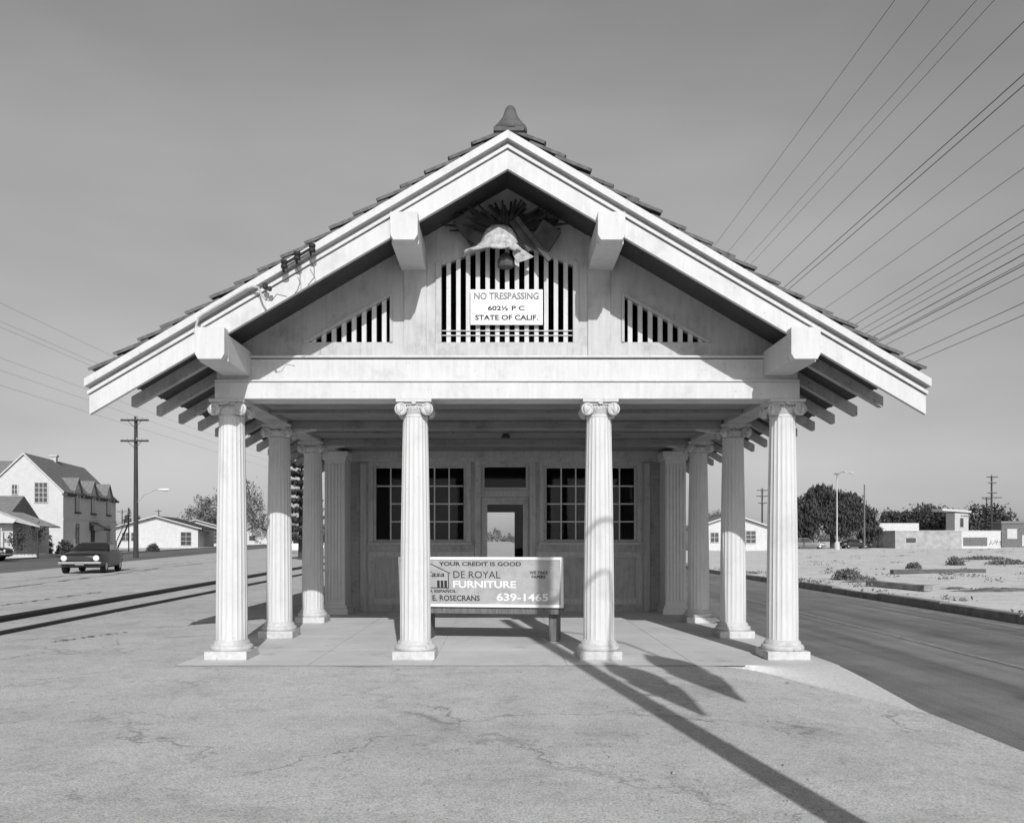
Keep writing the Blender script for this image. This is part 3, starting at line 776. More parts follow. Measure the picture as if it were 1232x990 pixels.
def slab(mb, c, w, h, t, ang, tilt=0.0):
    mt = Matrix.Translation(c) @ Matrix.Rotation(ang, 4, 'Y') @ Matrix.Rotation(tilt, 4, 'X')
    mb.add([mt @ Vector((sx*w/2, sy*t/2, sz*h/2)) for sx, sy, sz in ((-1,-1,-1),(1,-1,-1),(1,1,-1),(-1,1,-1),(-1,-1,1),(1,-1,1),(1,1,1),(-1,1,1))],
           [(0,3,2,1),(4,5,6,7),(0,1,5,4),(1,2,6,5),(2,3,7,6),(3,0,4,7)])
b_ = MB(off)
slab(b_, P(565, 275, 9.84), .22, .34, .05, R(-38), .2); slab(b_, P(575, 288, 9.80), .12, .22, .04, R(-60), .1)
b_.build('loose_board', M['board'], bl)
b_ = MB(off); slab(b_, P(657, 284, 9.78), .24, .26, .12, R(35), .3); slab(b_, P(664, 263, 9.84), .16, .05, .04, R(35))
slab(b_, P(664, 272, 9.84), .05, .16, .04, R(35)); b_.build('loose_board', M['board'], bl)
b_ = MB(off); slab(b_, P(641, 288, 9.72), .05, .62, .04, R(-38)); slab(b_, P(630, 282, 9.76), .13, .40, .02, R(-33)); b_.build('loose_board', M['board'], bl)
b_ = MB(off)
for k in range(80):
    a = R(-84 + 168*k/79) + random.uniform(-.06, .06); ln = random.uniform(.18, .42)*(1.35 if abs(a) > .7 else 1.0)
    c = Vector((.05+random.uniform(-.06, .06), 9.88, 4.94)); tip = c + Vector((math.sin(a)*ln*1.35, random.uniform(-.10, .04), math.cos(a)*ln*.95))
    b_.tube([c, c.lerp(tip, .5)+Vector((0, -.04, .01)), tip], .028, 5, .012)
b_.build('palm_fan', M['frond'], bl)

# ------------------------------------------------------------------ bench with advertising back
bn = thing('advertising_bench', 'bus stop bench on the porch, seen from behind, painted furniture advertisement on its back', 'bench', (-.27, 11.68, 0), R(-7))
WB = 2.24; hx = WB/2; z0b, z1b = .49, 1.155
def bx(X): return -hx + (X-40)/1125*WB
def bz(Yp): return z1b - (Yp-97)/325*(z1b-z0b)
m = MB(); m.box(-hx, hx, -.012, .012, z0b, z1b); back = m.build('backrest', M['adgrey'], bn); back.rotation_euler.x = R(9); back.location.y -= .12
m = MB(); bw = .026
m.box(-hx, hx, -.024, -.0125, z1b-bw, z1b+.012); m.box(-hx, hx, -.024, -.0125, z0b-.012, z0b+bw); m.box(-hx, -hx+bw, -.024, -.0125, z0b+bw, z1b-bw); m.box(hx-bw-.012, hx, -.024, -.0125, z0b+bw, z1b-bw)
m.build('border_frame', M['adwhite'], back)
yt = -.0145
m = MB()
text(m, 'YOUR CREDIT IS GOOD', bx(320), bx(882), bz(152), bz(124), yt, .025); m.build('lettering', M['black'], back); m = MB()
text(m, 'Casa', bx(215), bx(355), bz(226), bz(190), yt, .015, .25)
m.build('lettering', M['black'], back); m = MB()
text(m, 'HABLA ESPAÑOL', bx(160), bx(436), bz(333), bz(308), yt, .03)
m.build('lettering', M['black'], back); m = MB()
text(m, 'E. ROSECRANS', bx(268), bx(596), bz(388), bz(350), yt, .02)
m.build('lettering', M['black'], back); m = MB()
text(m, 'WE TAKE', bx(938), bx(1060), bz(205), bz(184), yt, .03); m.build('lettering', M['black'], back); m = MB()
text(m, 'PAPERS', bx(952), bx(1045), bz(233), bz(212), yt, .03)
m.build('lettering', M['black'], back); m = MB()
for X in (313, 338, 363): m.box(bx(X-9), bx(X+9), yt-.001, yt+.001, bz(298), bz(250))
m.build('lettering', M['black'], back)
m = MB(); text(m, 'DE ROYAL', bx(418), bx(740), bz(234), bz(186), yt, .0)
def ln(X1, Y1, X2, Y2, t=.006):
    a = Vector((bx(X1), 0, bz(Y1))); b4 = Vector((bx(X2), 0, bz(Y2))); d_ = (b4-a).normalized(); nrm = Vector((-d_.z, 0, d_.x))*t
    m.add([(p.x, yt, p.z) for p in (a-nrm, b4-nrm, b4+nrm, a+nrm)], [(0, 1, 2, 3)])
ln(140, 205, 262, 138); ln(262, 138, 396, 203); ln(383, 203, 383, 300); ln(140, 300, 383, 300)
m.build('lettering', M['black'], back)
m = MB(); text(m, 'FURNITURE', bx(415), bx(845), bz(299), bz(251), yt, .022); m.build('lettering', M['adwhite'], back); m = MB(); text(m, '639-1465', bx(712), bx(1062), bz(386), bz(334), yt, .02); m.build('lettering', M['adwhite'], back)
m = MB(); m.box(-hx+.02, hx-.02, -.10, -.04, z0b-.11, z0b-.016); m.build('back_rail', M['benchwood'], bn, bevel=.006)
m = MB()
for k in range(3): m.box(-hx+.01, hx-.01, .06+.13*k, .17+.13*k, .425, .46)
m.build('seat', M['benchwood'], bn, bevel=.006)
for X in (-.82, .98):
    m = MB(); m.box(X-.07, X+.07, .02, .45, 0, .424); m.build('leg', M['benchwood'], bn, bevel=.01)

# ------------------------------------------------------------------ rails
for (u0, v0, u1, v1), lab, hh in (((0, 741, 310, 690), 'rusty steel rail of the old track, farther from the depot', .10), ((0, 759, 258, 710), 'rusty steel rail of the old track, nearer to the depot', .05)):
    A = P(u0, v0, (EYE-hh)*F/(v0-CY)); Bp = P(u1, v1, (EYE-hh)*F/(v1-CY)); dr_ = (Bp-A); dr_.z = 0; dr_.normalize()
    st = A - dr_*14; en = A + dr_*160; ang = math.atan2(-dr_.x, dr_.y)
    rl = thing('railway_rail', lab, 'rail', (st.x, st.y, 0), ang)
    ln_ = 174
    m = MB(); m.box(-.034, .034, 0, ln_, hh-.042, hh+.0); m.build('rail_head', M['rust'], rl)
    m = MB(); m.box(-.016, .016, 0, ln_, .0, hh-.0425); m.box(-.05, .05, 0, ln_, -.02, .008); m.build('rail_web', M['rust'], rl)

g = MB()
for (u0, v0), (u1, v1), wd in (((0, 708), (190, 684), .10), ((0, 728), (120, 712), .06), ((10, 700), (230, 676), .08), ((150, 687), (300, 672), .10), ((60, 772), (150, 760), .05)):
    A = P(u0, v0, EYE*F/(v0-CY)); Bp = P(u1, v1, EYE*F/(v1-CY)); d_ = Bp-A; d_.z = 0; nrm = Vector((d_.y, -d_.x, 0)).normalized(); vs = []; fs = []; N_ = 60
    for k in range(N_+1):
        f = k/N_; c = A.lerp(Bp, f)+nrm*(.05*math.sin(k*.9)+.03*random.random()); hw_ = wd*random.uniform(.15, 1.3)*(1 if math.sin(k*.37+u0) > -.5 else .2)
        for sg_ in (-1, 1): vs.append((c.x+nrm.x*hw_*sg_, c.y+nrm.y*hw_*sg_, .0015))
    g.add(vs, [(2*k, 2*k+1, 2*k+3, 2*k+2) for k in range(N_)])
struct(g, 'wheel_rut', M['rut'])
st_ = MB()                                            # loose grit on the lot
for k in range(650):
    y = 3.6*math.exp(random.random()*1.7); x = random.uniform(-.66, .36)*y
    if y > 9.3 and x > -3.7: continue
    r = random.uniform(.003, .009)*(1.8 if random.random() < .05 else 1); z0_ = gz(x, y)
    st_.add([(x+r*math.cos(a)*random.uniform(.6, 1.2), y+r*math.sin(a)*random.uniform(.6, 1.2), z0_+(r*.2 if i_ < 3 else r*1.0)) for i_, a in enumerate((0, 2.1, 4.2, .5, 2.6, 4.7))], [(0, 1, 2), (3, 5, 4), (0, 3, 4, 1), (1, 4, 5, 2), (2, 5, 3, 0)])
o = st_.build('gravel', M['block'], None); o['kind'] = 'stuff'

# ================================================================== VEGETATION
def leaf_mesh(pts, size, droop=0.0, asp=1.0):
    n = len(pts); a = RNG.normal(size=(n, 3)); 
    if droop: a[:, 2] = a[:, 2]*(1-droop) - droop*3.0
    a /= np.linalg.norm(a, axis=1)[:, None]
    b = np.cross(a, RNG.normal(size=(n, 3))); b /= np.linalg.norm(b, axis=1)[:, None]
    s = (size*RNG.uniform(.6, 1.35, n))[:, None]
    a = a*s*asp; b = b*s*.6
    V = np.stack([pts-a, pts+b*.9-a*.1, pts+a, pts-b*.9-a*.1], 1).reshape(-1, 3)
    return V, n
def crown_points(blobs, n, clumps=26, spread=.22):
    vol = np.array([b[3]*b[4]*b[5] for b in blobs]) ** .67; vol /= vol.sum(); out = []
    for b, k in zip(blobs, RNG.multinomial(n, vol)):
        c = np.array(b[:3]); r = np.array(b[3:6])
        d = RNG.normal(size=(clumps, 3)); d /= np.linalg.norm(d, axis=1)[:, None]
        cc = d*RNG.uniform(.45, 1.0, clumps)[:, None]
        idx = RNG.integers(0, clumps, k)
        out.append(c + (cc[idx] + RNG.normal(size=(k, 3))*spread)*r)
    p = np.concatenate(out); return p
def foliage(name, pts, size, mat, parent, droop=0.0, asp=1.0):
    V, n = leaf_mesh(pts, size, droop, asp)
    lo = V.min(0); hi = V.max(0); o = np.array([(lo[0]+hi[0])/2, (lo[1]+hi[1])/2, lo[2]])
    me = bpy.data.meshes.new(name); me.from_pydata((V-o).tolist(), [], [(4*i, 4*i+1, 4*i+2, 4*i+3) for i in range(n)]); me.materials.append(mat)
    ob = bpy.data.objects.new(name, me); COL.objects.link(ob); org[ob.name] = Vector(o); ob.location = o; ob.parent = parent
    return ob
def tree(name, label, loc, h, blobs, n, size, mat, trunk_r=.25, droop=0, asp=1.0, group=None, th=.5, clumps=26, spread=.22):
    """blobs relative to the base; a tapered trunk with limbs reaching into each blob"""
    t = thing(name, label, 'tree', loc, 0, group)
    m = MB(); fork = Vector((random.uniform(-.2, .2), random.uniform(-.2, .2), h*th))
    m.tube([(0, 0, -.1), (fork.x*.4, fork.y*.5, fork.z*.5), fork], trunk_r, 9, trunk_r*.7)
    for b in blobs:
        e_ = Vector(b[:3]); mid = fork.lerp(e_, .5) + Vector((random.uniform(-.3, .3), random.uniform(-.3, .3), .2))
        m.tube([fork, mid, e_], trunk_r*.55, 6, trunk_r*.15)
    m.build('trunk', M['bark'], t, smooth=True)
    foliage('crown', crown_points(blobs, n, clumps, spread), size, mat, t, droop, asp)
    return t
def at(u, d): return ((u-CX)/F*d, d, 0)
def mpp(d): return d/F                               # metres per photo pixel

# left trees, far
d = 190; k = mpp(d)
tree('deciduous_tree', 'thin leafed grey tree beyond the houses, left of the left corner column', at(243, d), 10, [(-1.5, 0, 6, 3, 3, 3.0), (1.8, 0, 7.4, 2.6, 2.6, 3.0), (0, 1, 9.3, 2.0, 2, 2.0), (3.5, 0, 5.5, 2.5, 2.5, 2.5)], 2600, .26, M['leafhaze'], .22, clumps=40, spread=.16)
tree('deciduous_tree', 'tall open grey tree rising behind the left corner column', at(285, d+10), 15, [(-2, 0, 9, 4, 3, 4), (2.5, 0, 10.5, 3.5, 3, 4.0), (0, 0, 13.8, 3.0, 2.5, 2.8), (4.5, 0, 7.0, 3, 3, 3), (-4, 0, 6.0, 3, 3, 3)], 4200, .28, M['leafhaze'], .3, clumps=44, spread=.15)
tree('deciduous_tree', 'low round grey tree right of the left corner column, beyond the houses', at(318, d+30), 6, [(0, 0, 3.6, 3.4, 3, 2.6), (3, 0, 3.0, 2.5, 2.5, 2.0)], 1400, .26, M['leafhaze'], .2, clumps=30, spread=.18)
d = 58
t = thing('conifer_tree', 'dark tiered conifer between the left side columns', 'tree', at(362, d))
m = MB(); m.tube([(0, 0, -.1), (0, 0, 4), (.1, 0, 8.2)], .2, 8, .04)
pts = []
for z in np.arange(1.4, 8.2, .62):
    rr = 2.3*(1-z/9.2); nb = 8
    for q in range(nb):
        a = q/nb*6.283 + z*1.7; tip = np.array([math.cos(a)*rr, math.sin(a)*rr, z+.15]); base = np.array([0, 0, z])
        m.tube([tuple(base), tuple(base*.5+tip*.5+np.array([0, 0, .1])), tuple(tip)], .035, 4, .012)
        f_ = RNG.uniform(.2, 1, 60)[:, None]; pts.append(base*(1-f_)+tip*f_ + RNG.normal(size=(60, 3))*np.array([.16, .16, .07]))
m.build('trunk', M['bark'], t); foliage('crown', np.concatenate(pts), .13, M['leaf'], t, 0, 1.3)

# right trees
d = 122
wp = [(-4.2, 0, 5.0, 2.8, 3, 2.3), (-1.0, 0, 6.4, 3.0, 3, 2.2), (-2.0, 0, 7.9, 1.4, 1.6, 1.2), (2.2, 0, 5.6, 2.6, 3, 2.1), (4.2, 0, 4.1, 1.9, 2.4, 1.9), (0.3, -1.5, 4.2, 4.2, 2.5, 2.2), (-4.3, -1, 3.2, 2.2, 2, 2.0), (5.0, -.5, 2.4, 1.6, 2, 1.6)]
tree('pepper_tree', 'large dark weeping tree with hanging foliage beside the lamp post at the right', at(1002, d), 8, wp, 20000, .16, M['leaf'], .4, .7, 2.2, clumps=60, spread=.15)
d = 165
def blobs_for(w_, h_, n_, base=.35):
    return [(random.uniform(-.42, .42)*w_, random.uniform(-1, 1), h_*random.uniform(base, .72), w_*random.uniform(.22, .33), w_*.28, h_*random.uniform(.2, .28)) for _ in range(n_)]
tree('broadleaf_tree', 'low dark tree behind the white flat roof, leftmost of the trees over the shed', at(1082, d), 6.0, blobs_for(7.5, 7.6, 6), 3200, .28, M['leaf2'], .25)
tree('broadleaf_tree', 'rounded dark tree behind the graffiti wall, tallest of the trees over the shed', at(1126, d-6), 7.5, blobs_for(8.4, 8.4, 8), 5200, .28, M['leaf'], .3)
tree('broadleaf_tree', 'dark tree behind the tapering utility pole at far right', at(1186, d), 6.5, blobs_for(7.6, 9.0, 7), 3800, .28, M['leaf'], .3)
tree('broadleaf_tree', 'broad mid grey tree between the low shed and the tallest dark tree', at(1102, d+14), 6.5, blobs_for(9, 8.4, 7), 3600, .28, M['leaf2'], .3)
tree('deciduous_tree', 'hazy grey tree behind the white house at right', at(856, 200), 9, blobs_for(8, 10.5, 7), 2600, .28, M['leafhaze'], .3)
# far tree belts
def belt(pts_, lab=None):
    P_ = []
    for (u0, u1, d_, h_) in pts_:
        n_ = int((u1-u0)*22); uu = RNG.uniform(u0, u1, n_); prof_ = h_*(.55+.25*np.sin(uu*.13)+.2*np.sin(uu*.41+1.3)+.12*np.sin(uu*1.1))
        zz = np.abs(RNG.uniform(0, 1, n_))**.8*prof_; dd = d_+RNG.uniform(-6, 6, n_)
        P_.append(np.stack([(uu-CX)/F*dd, dd, zz], 1))
    return np.concatenate(P_)
o = foliage('distant_trees', belt([(-60, 420, 330, 8), (560, 650, 420, 7), (820, 1300, 380, 6.5)]), .55, M['leafhaze'], None); o['kind'] = 'stuff'
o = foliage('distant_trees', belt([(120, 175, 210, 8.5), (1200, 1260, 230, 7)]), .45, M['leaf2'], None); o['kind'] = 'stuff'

def bush(label, loc, w_, h_, n_, size, mat=M['weed'], group='dry weeds on the vacant lot'):
    pts_ = RNG.normal(size=(n_, 3)); pts_ /= np.linalg.norm(pts_, axis=1)[:, None]
    pts_ *= RNG.uniform(.35, 1, n_)[:, None]*np.array([w_/2, w_/2*.8, h_]); pts_[:, 2] = np.abs(pts_[:, 2])
    t_ = thing('weed_bush', label, 'bush', loc, 0, group)
    foliage('leaves', pts_, size, mat, t_, 0, 1.5); m = MB()
    for q in range(7): a = q*.9; m.tube([(0, 0, 0), (math.cos(a)*w_*.25, math.sin(a)*w_*.25, h_*.6)], .012, 4, .005)
    m.build('stem', M['weed'], t_)
bush('largest dry weed clump, by the end of the concrete kerb length', at(1019, 28.6), 1.05, .42, 1500, .035)
bush('small spread of dry weeds trailing toward the concrete kerb length', at(1040, 27.5), .9, .2, 500, .035)
bush('small round weed clump near the left end of the long timber', at(1099, 39), .75, .36, 700, .04)
bush('dark rounded weed clump behind the right end of the long timber', at(1149, 44), 1.0, .52, 1000, .045)
bush('long low patch of dark weeds far behind the long timber', at(1184, 56), 3.4, .28, 1400, .05)
bush('low weed patch right of the dark rounded clump', at(1212, 46), 2.4, .30, 1000, .05)
bush('small shrub on the far verge beside the two storey house corner', at(184, 92), 1.5, .9, 700, .10, M['leaf2'], None)
bush('dark shrub against the corner of the two storey house', at(78, 73), 1.6, 1.4, 700, .10, M['leaf'], None)
bush('dark tall shrub between the porch and the white gable wall', at(52, 71), 1.6, 2.6, 1100, .11, M['leaf'], None)

# sparse dry stubble over the vacant lot and along the far kerb
q_ = []
for k in range(150):
    if k < 50: cy_ = random.uniform(14, 60); cx_ = 9.6+abs(random.gauss(0, .25))
    else: cy_ = 22+95*random.random()**1.2; cx_ = random.uniform(.31, .66)*cy_
    if cx_ < 9.55: continue
    n_ = random.randint(10, 40); sp_ = random.uniform(.08, .35)
    q_.append(np.array([cx_, cy_, .05])+RNG.normal(size=(n_, 3))*np.array([sp_, sp_, .035]))
o = foliage('dry_stubble', np.concatenate(q_), .035, M['weed'], None, 0, 1.6); o['kind'] = 'stuff'
# rough dirt heaps in the vacant lot
def mound(label, loc, w_, l_, h_, mat):
    m = MB(); nr, na = 7, 22; vs = [(0, 0, h_)]; fs = []
    for i in range(1, nr+1):
        f = i/nr
        for j in range(na):
            a = 6.283*j/na; wob = 1+.18*math.sin(a*3+1.1)+.1*math.sin(a*7)
            vs.append((math.cos(a)*f*wob*w_/2, math.sin(a)*f*wob*l_/2, h_*(1-f*f)*(1+.3*math.sin(a*5+f*9)) - .05*f))
    for j in range(na): fs.append((0, 1+j, 1+(j+1) % na))
    for i in range(nr-1):
        for j in range(na): fs.append((1+i*na+j, 1+(i+1)*na+j, 1+(i+1)*na+(j+1) % na, 1+i*na+(j+1) % na))
    t_ = m.add(vs, fs).build('dirt_mound', mat, None, smooth=True, ang=60); t_.location = Vector(loc) + t_.location
    tag(t_, label, 'mound', 'dirt mounds on the vacant lot')
M['dirt'] = simple('dark_dirt', 0.16, 1.0, 0.5, 7, bmp=.6)
mound('long dark dirt heap just behind the far kerb at the right edge', (at(1205, 22.5)), 3.4, .7, .10, M['dirt'])
mound('small dirt heap between the kerb length and the right edge', (at(1150, 23.5)), 1.2, .5, .07, M['dirt'])
mound('low dirt heap under the trailing dry weeds', (at(1036, 27.2)), 1.6, .6, .10, M['dirt'])

# timbers
def beam_between(name, label, a, b_, w_, h_, mat, cat):
    a = Vector(a); b_ = Vector(b_); d_ = b_-a; L_ = d_.length
    m = MB(); n_ = 9; rings = []
    for i in range(n_):
        f = i/(n_-1); j = lambda: random.uniform(-.012, .012)
        rings.append([(L_*f, -w_/2+j(), 0), (L_*f, w_/2+j(), 0), (L_*f, w_/2*.9+j(), h_+j()), (L_*f, -w_/2*.9+j(), h_+j())])
    m.loft(rings); o_ = m.build(name, mat, None, bevel=.015)
    o_.rotation_euler.z = math.atan2(d_.y, d_.x); o_.location = (a+b_)/2
    tag(o_, label, cat)
a = P(1073, 690, 33.5); b4 = P(1184, 690, 34.5); a.z = b4.z = .02
beam_between('timber', 'long weathered timber lying across the vacant lot', a, b4, .24, .16, M['oldwood'], 'timber')
a = P(1046, 707, 25.2); b4 = P(1117, 714, 22.4); a.z = b4.z = .02
beam_between('kerb_length', 'loose grey concrete kerb length lying just behind the far kerb', a, b4, .25, .15, M['kerb'], 'kerb stone')

# ================================================================== BUILDINGS
def gable_house(name, label, cat_loc, rz, W, Ln, he, hr, wallm, roofm, ov=.4, front=None):
    """ridge along local y, gable front at y=0; x from -W/2 to W/2"""
    t = thing(name, label, 'house', cat_loc, rz)
    m = MB(); m.prism([(-W/2, 0), (W/2, 0), (W/2, he), (0, hr), (-W/2, he)], 0, Ln); m.build('wall', wallm, t)
    sl_ = (hr-he)/(W/2)
    for sx in (-1, 1):
        m = MB(); xe = sx*(W/2+ov); m.prism([(0, hr+.03), (xe, hr+.03-sl_*abs(xe)), (xe, hr+.17-sl_*abs(xe)), (0, hr+.17)], -ov, Ln+ov); m.build('roof', roofm, t)
        m = MB(); m.prism([(0, hr+.025), (xe, hr+.025-sl_*abs(xe)), (xe, hr+.175-sl_*abs(xe)), (0, hr+.175)], -ov-.06, -ov-.005); m.build('barge_board', M['stucco'], t)
    return t
def win(t, x0, x1, z0, z1, y=-.03, n=(2, 2), side=None, Wd=None):
    """a window in the gable front (y) or in the right side (side=x)"""
    m = MB(); fr = .07; q = MB()
    if side is None:
        q.box(x0, x1, y-.02, y+.01, z0, z1)
        m.box(x0-fr, x1+fr, y-.05, y+.005, z1, z1+fr); m.box(x0-fr, x1+fr, y-.07, y+.005, z0-fr, z0)
        m.box(x0-fr, x0, y-.05, y+.005, z0, z1); m.box(x1, x1+fr, y-.05, y+.005, z0, z1)
        for k in range(1, n[0]): xx = x0+(x1-x0)*k/n[0]; m.box(xx-.025, xx+.025, y-.04, y-.021, z0, z1)
        for k in range(1, n[1]): zz = z0+(z1-z0)*k/n[1]; m.box(x0, x1, y-.045, y-.022, zz-.025, zz+.025)
    else:
        X = side
        q.box(X-.01, X+.02, x0, x1, z0, z1)
        m.box(X-.005, X+.05, x0-fr, x1+fr, z1, z1+fr); m.box(X-.005, X+.07, x0-fr, x1+fr, z0-fr, z0)
        m.box(X-.005, X+.05, x0-fr, x0, z0, z1); m.box(X-.005, X+.05, x1, x1+fr, z0, z1)
        for k in range(1, n[0]): yy = x0+(x1-x0)*k/n[0]; m.box(X+.021, X+.04, yy-.025, yy+.025, z0, z1)
    w2 = m.build('window', M['stucco2'], t); q.build('pane', M['housewin'], w2); return w2

# two-storey house: right front corner at u=76, d=75
cr = P(76, 667, 75); W = 6.4; ctr = Vector((cr.x, 75, 0)) + Vector((-math.cos(SROT), -math.sin(SROT), 0))*(W/2)
h2 = gable_house('two_storey_house', 'large white two storey house with grey shingle roof and small wall dormers', (ctr.x, ctr.y, 0), SROT, W, 16, 5.5, 8.75, M['stucco'], M['shingle'], .12)
X = W/2
win(h2, -.95, -.55, 5.3, 6.1, n=(2, 2)); win(h2, .9, 1.9, 4.6, 6.3, n=(3, 4))
for yy in (3.6, 8.2, 13.2):
    m = MB(); m.prism([(yy-.9, 5.2), (yy+.9, 5.2), (yy+.9, 5.9), (yy, 6.9), (yy-.9, 5.9)], X-1.6, X+.06, 'x'); dm = m.build('dormer', M['stucco2'], h2)
    for s2 in (-1, 1):
        m = MB(); m.prism([(yy, 6.93), (yy+s2*1.05, 5.76), (yy+s2*1.05, 5.86), (yy, 7.03)], X-1.9, X+.22, 'x'); m.build('dormer_roof', M['shingle'], dm)
    m = MB(); m.box(X+.05, X+.08, yy-.55, yy+.55, 3.9, 5.85); m.build('dormer_window', M['housewin'], dm)
    m = MB(); m.box(X+.05, X+.2, yy-.7, yy+.7, 3.72, 3.86); m.build('dormer_sill', M['shingledark'], dm)
for ya, yb_ in ((.0, 2.5), (4.7, 7.1), (9.3, 12.1), (14.3, 16)):
    m = MB(); m.box(X-.1, X+.35, ya, yb_, 5.22, 5.42); m.build('eave_gutter', M['shingledark'], h2)
m = MB(); m.box(X, X+.03, 0, 16, 3.05, 3.2); m.build('belt_course', M['stucco2'], h2)
win(h2, 3.0, 4.2, .9, 2.8, side=X); win(h2, 12.6, 13.8, .9, 2.8, side=X)
m = MB(); m.box(X+.005, X+.03, 7.6, 8.8, .1, 2.4); m.build('door', M['shingledark'], h2)
m = MB(); m.prism([(X, 3.0), (X+1.3, 2.35), (X+1.3, 2.2), (X, 2.2)], 7.2, 9.6); m.build('door_canopy', M['shingledark'], h2)
m = MB(); m.box(X+.005, X+.06, 9.0, 11.2, 3.25, 3.95); m.build('wall_sign', M['stucco'], h2)
m = MB(); m.box(-.25, .25, 7, 7.5, 8.7, 9.25); m.box(-.35, .35, 6.9, 7.6, 9.25, 9.4); m.build('chimney', M['stucco2'], h2)
# left wing behind the gable
m = MB(); m.box(-X-9, -X, 2.5, 12, 0, 5.2); m.build('wing_wall', M['stucco'], h2)
m = MB(); m.prism([(2.0, 5.0), (7.2, 8.8), (12.5, 5.0)], -X-9.3, .2, 'x'); m.build('wing_roof', M['shingle'], h2)
# outside stair
m = MB()
for k in range(14): m.box(X+1.4, X+2.5, 11.2-.32*k*1.0, 11.5-.32*k, 0.1+.2*(13-k)*0+ (2.9-.2*k), 2.98-.2*k)
m.tube([(X+2.5, 11.4, 3.9), (X+2.5, 7.0, 1.1)], .05, 6); m.tube([(X+2.5, 11.4, 3.0), (X+2.5, 7.0, .2)], .09, 6); m.tube([(X+2.5, 11.4, 0), (X+2.5, 11.4, 3.9)], .06, 6); m.tube([(X+2.5, 7.0, 0), (X+2.5, 7.0, 1.1)], .05, 6)
m.build('stair', M['shingledark'], h2)

# porch bungalow at the far left
p0 = P(10, 672, 60)
bg_ = thing('porch_bungalow', 'small low bungalow with an awning porch at the left edge', 'house', (p0.x-2.6, 60, 0), SROT)
m = MB(); m.box(-6, 2.7, 0, 7, 0, 2.5); m.build('wall', M['stucco2'], bg_)
m = MB(); m.prism([(-.5, 2.45), (3.4, 4.6), (7.4, 2.45)], -6.3, 2.2, 'x'); m.build('roof', M['shingle'], bg_)
m = MB(); m.prism([(1.9, 3.35), (2.2, 3.35), (4.8, 2.30), (4.8, 2.2), (1.9, 2.9)], -.9, 3.2); m.build('porch_roof', M['block'], bg_)
m = MB(); m.prism([(1.95, 2.5), (2.1, 3.2), (3.3, 2.75), (3.1, 2.5)], -.96, -.90); m.build('porch_gable', M['stucco'], bg_)
for xx in (2.1, 4.6):
    m = MB(); m.tube([(xx, -.7, 0), (xx, -.7, 2.25)], .06, 6); m.build('porch_post', M['shingledark'], bg_)
m = MB(); m.box(-1.6, 1.2, -.04, -.0, .95, 2.2); w2 = m.build('window', M['stucco2'], bg_); m = MB(); m.box(-1.5, .3-.25, -.06, -.041, 1.05, 2.1); m.box(.05, 1.1, -.06, -.041, 1.05, 2.1); m.build('pane', M['housewin'], w2)
m = MB(); m.box(2.7, 4.6, -.6, 3.0, 0, .3); m.box(2.701, 2.75, .6, 1.6, .3, 2.2); m.build('porch_floor', M['stucco2'], bg_)
# trellis
m = MB()
for k in range(6): m.box(3.2+.25*k, 3.24+.25*k, -.76, -.72, .3, 1.9)
for k in range(5): m.box(3.15, 4.6, -.78, -.761, .45+.33*k, .49+.33*k)
m.build('trellis', M['shingledark'], bg_)
foliage('vine', crown_points([(3.2, -.4, 1.5, .7, .5, .9), (4.4, -.2, 1.8, .5, .5, .8)], 700), .09, M['leaf'], bg_)

# white gabled houses further along the street
d = 130; q = at(188, d)
hA = gable_house('gabled_house', 'white gabled house with dark roof behind the tall utility pole', q, SROT, 12.2, 14, 3.0, 4.75, M['stucco'], M['shingledark'], .7)
win(hA, -4.9, -3.9, 1.1, 2.3); win(hA, -3.6, -2.7, 1.1, 2.3); win(hA, 3.6, 5.1, 0.4, 2.4, n=(2, 3))
m = MB(); m.prism([(6.1, 3.0), (9.2, 2.45), (9.2, 2.3), (6.1, 2.75)], .5, 10); m.build('carport_roof', M['shingledark'], hA)
m = MB(); m.tube([(9.0, .7, 0), (9.0, .7, 2.3)], .08, 6); m.build('carport_post', M['shingledark'], hA)
d = 165; q = at(236, d)
hB = gable_house('gabled_house', 'white gabled house beyond the first, just left of the corner column', q, SROT, 13, 12, 3.1, 5.0, M['stucco'], M['shingledark'], .7)
win(hB, 2.3, 4.3, .5, 2.6, n=(2, 3))
d = 205; q = at(306, d)
hC = gable_house('small_house', 'tiny white house seen right of the left corner column', q, SROT, 7, 8, 2.6, 4.4, M['stucco'], M['shingledark'], .5)
win(hC, -1.2, .2, 1, 2.1)
d = 176; q = at(1080, d)
# right: white house seen between the right columns
d = 100; q = at(882, d)
hD = gable_house('clapboard_house', 'white low gabled house seen between the right hand columns', q, R(-3), 9.5, 11, 2.55, 4.15, M['stucco'], M['shingle'], .45)
win(hD, -2.6, -1.7, 1.0, 2.1); win(hD, 1.5, 2.6, .9, 2.3, n=(2, 3))
m = MB(); m.box(.1, 1.0, -.05, -.0, .1, 2.3); m.build('door', M['stucco2'], hD)
m = MB(); m.prism([(-.2, 2.75), (1.3, 2.75), (1.3, 2.6), (-.2, 2.6)], -1.0, -.06); m.build('door_hood', M['stucco2'], hD)

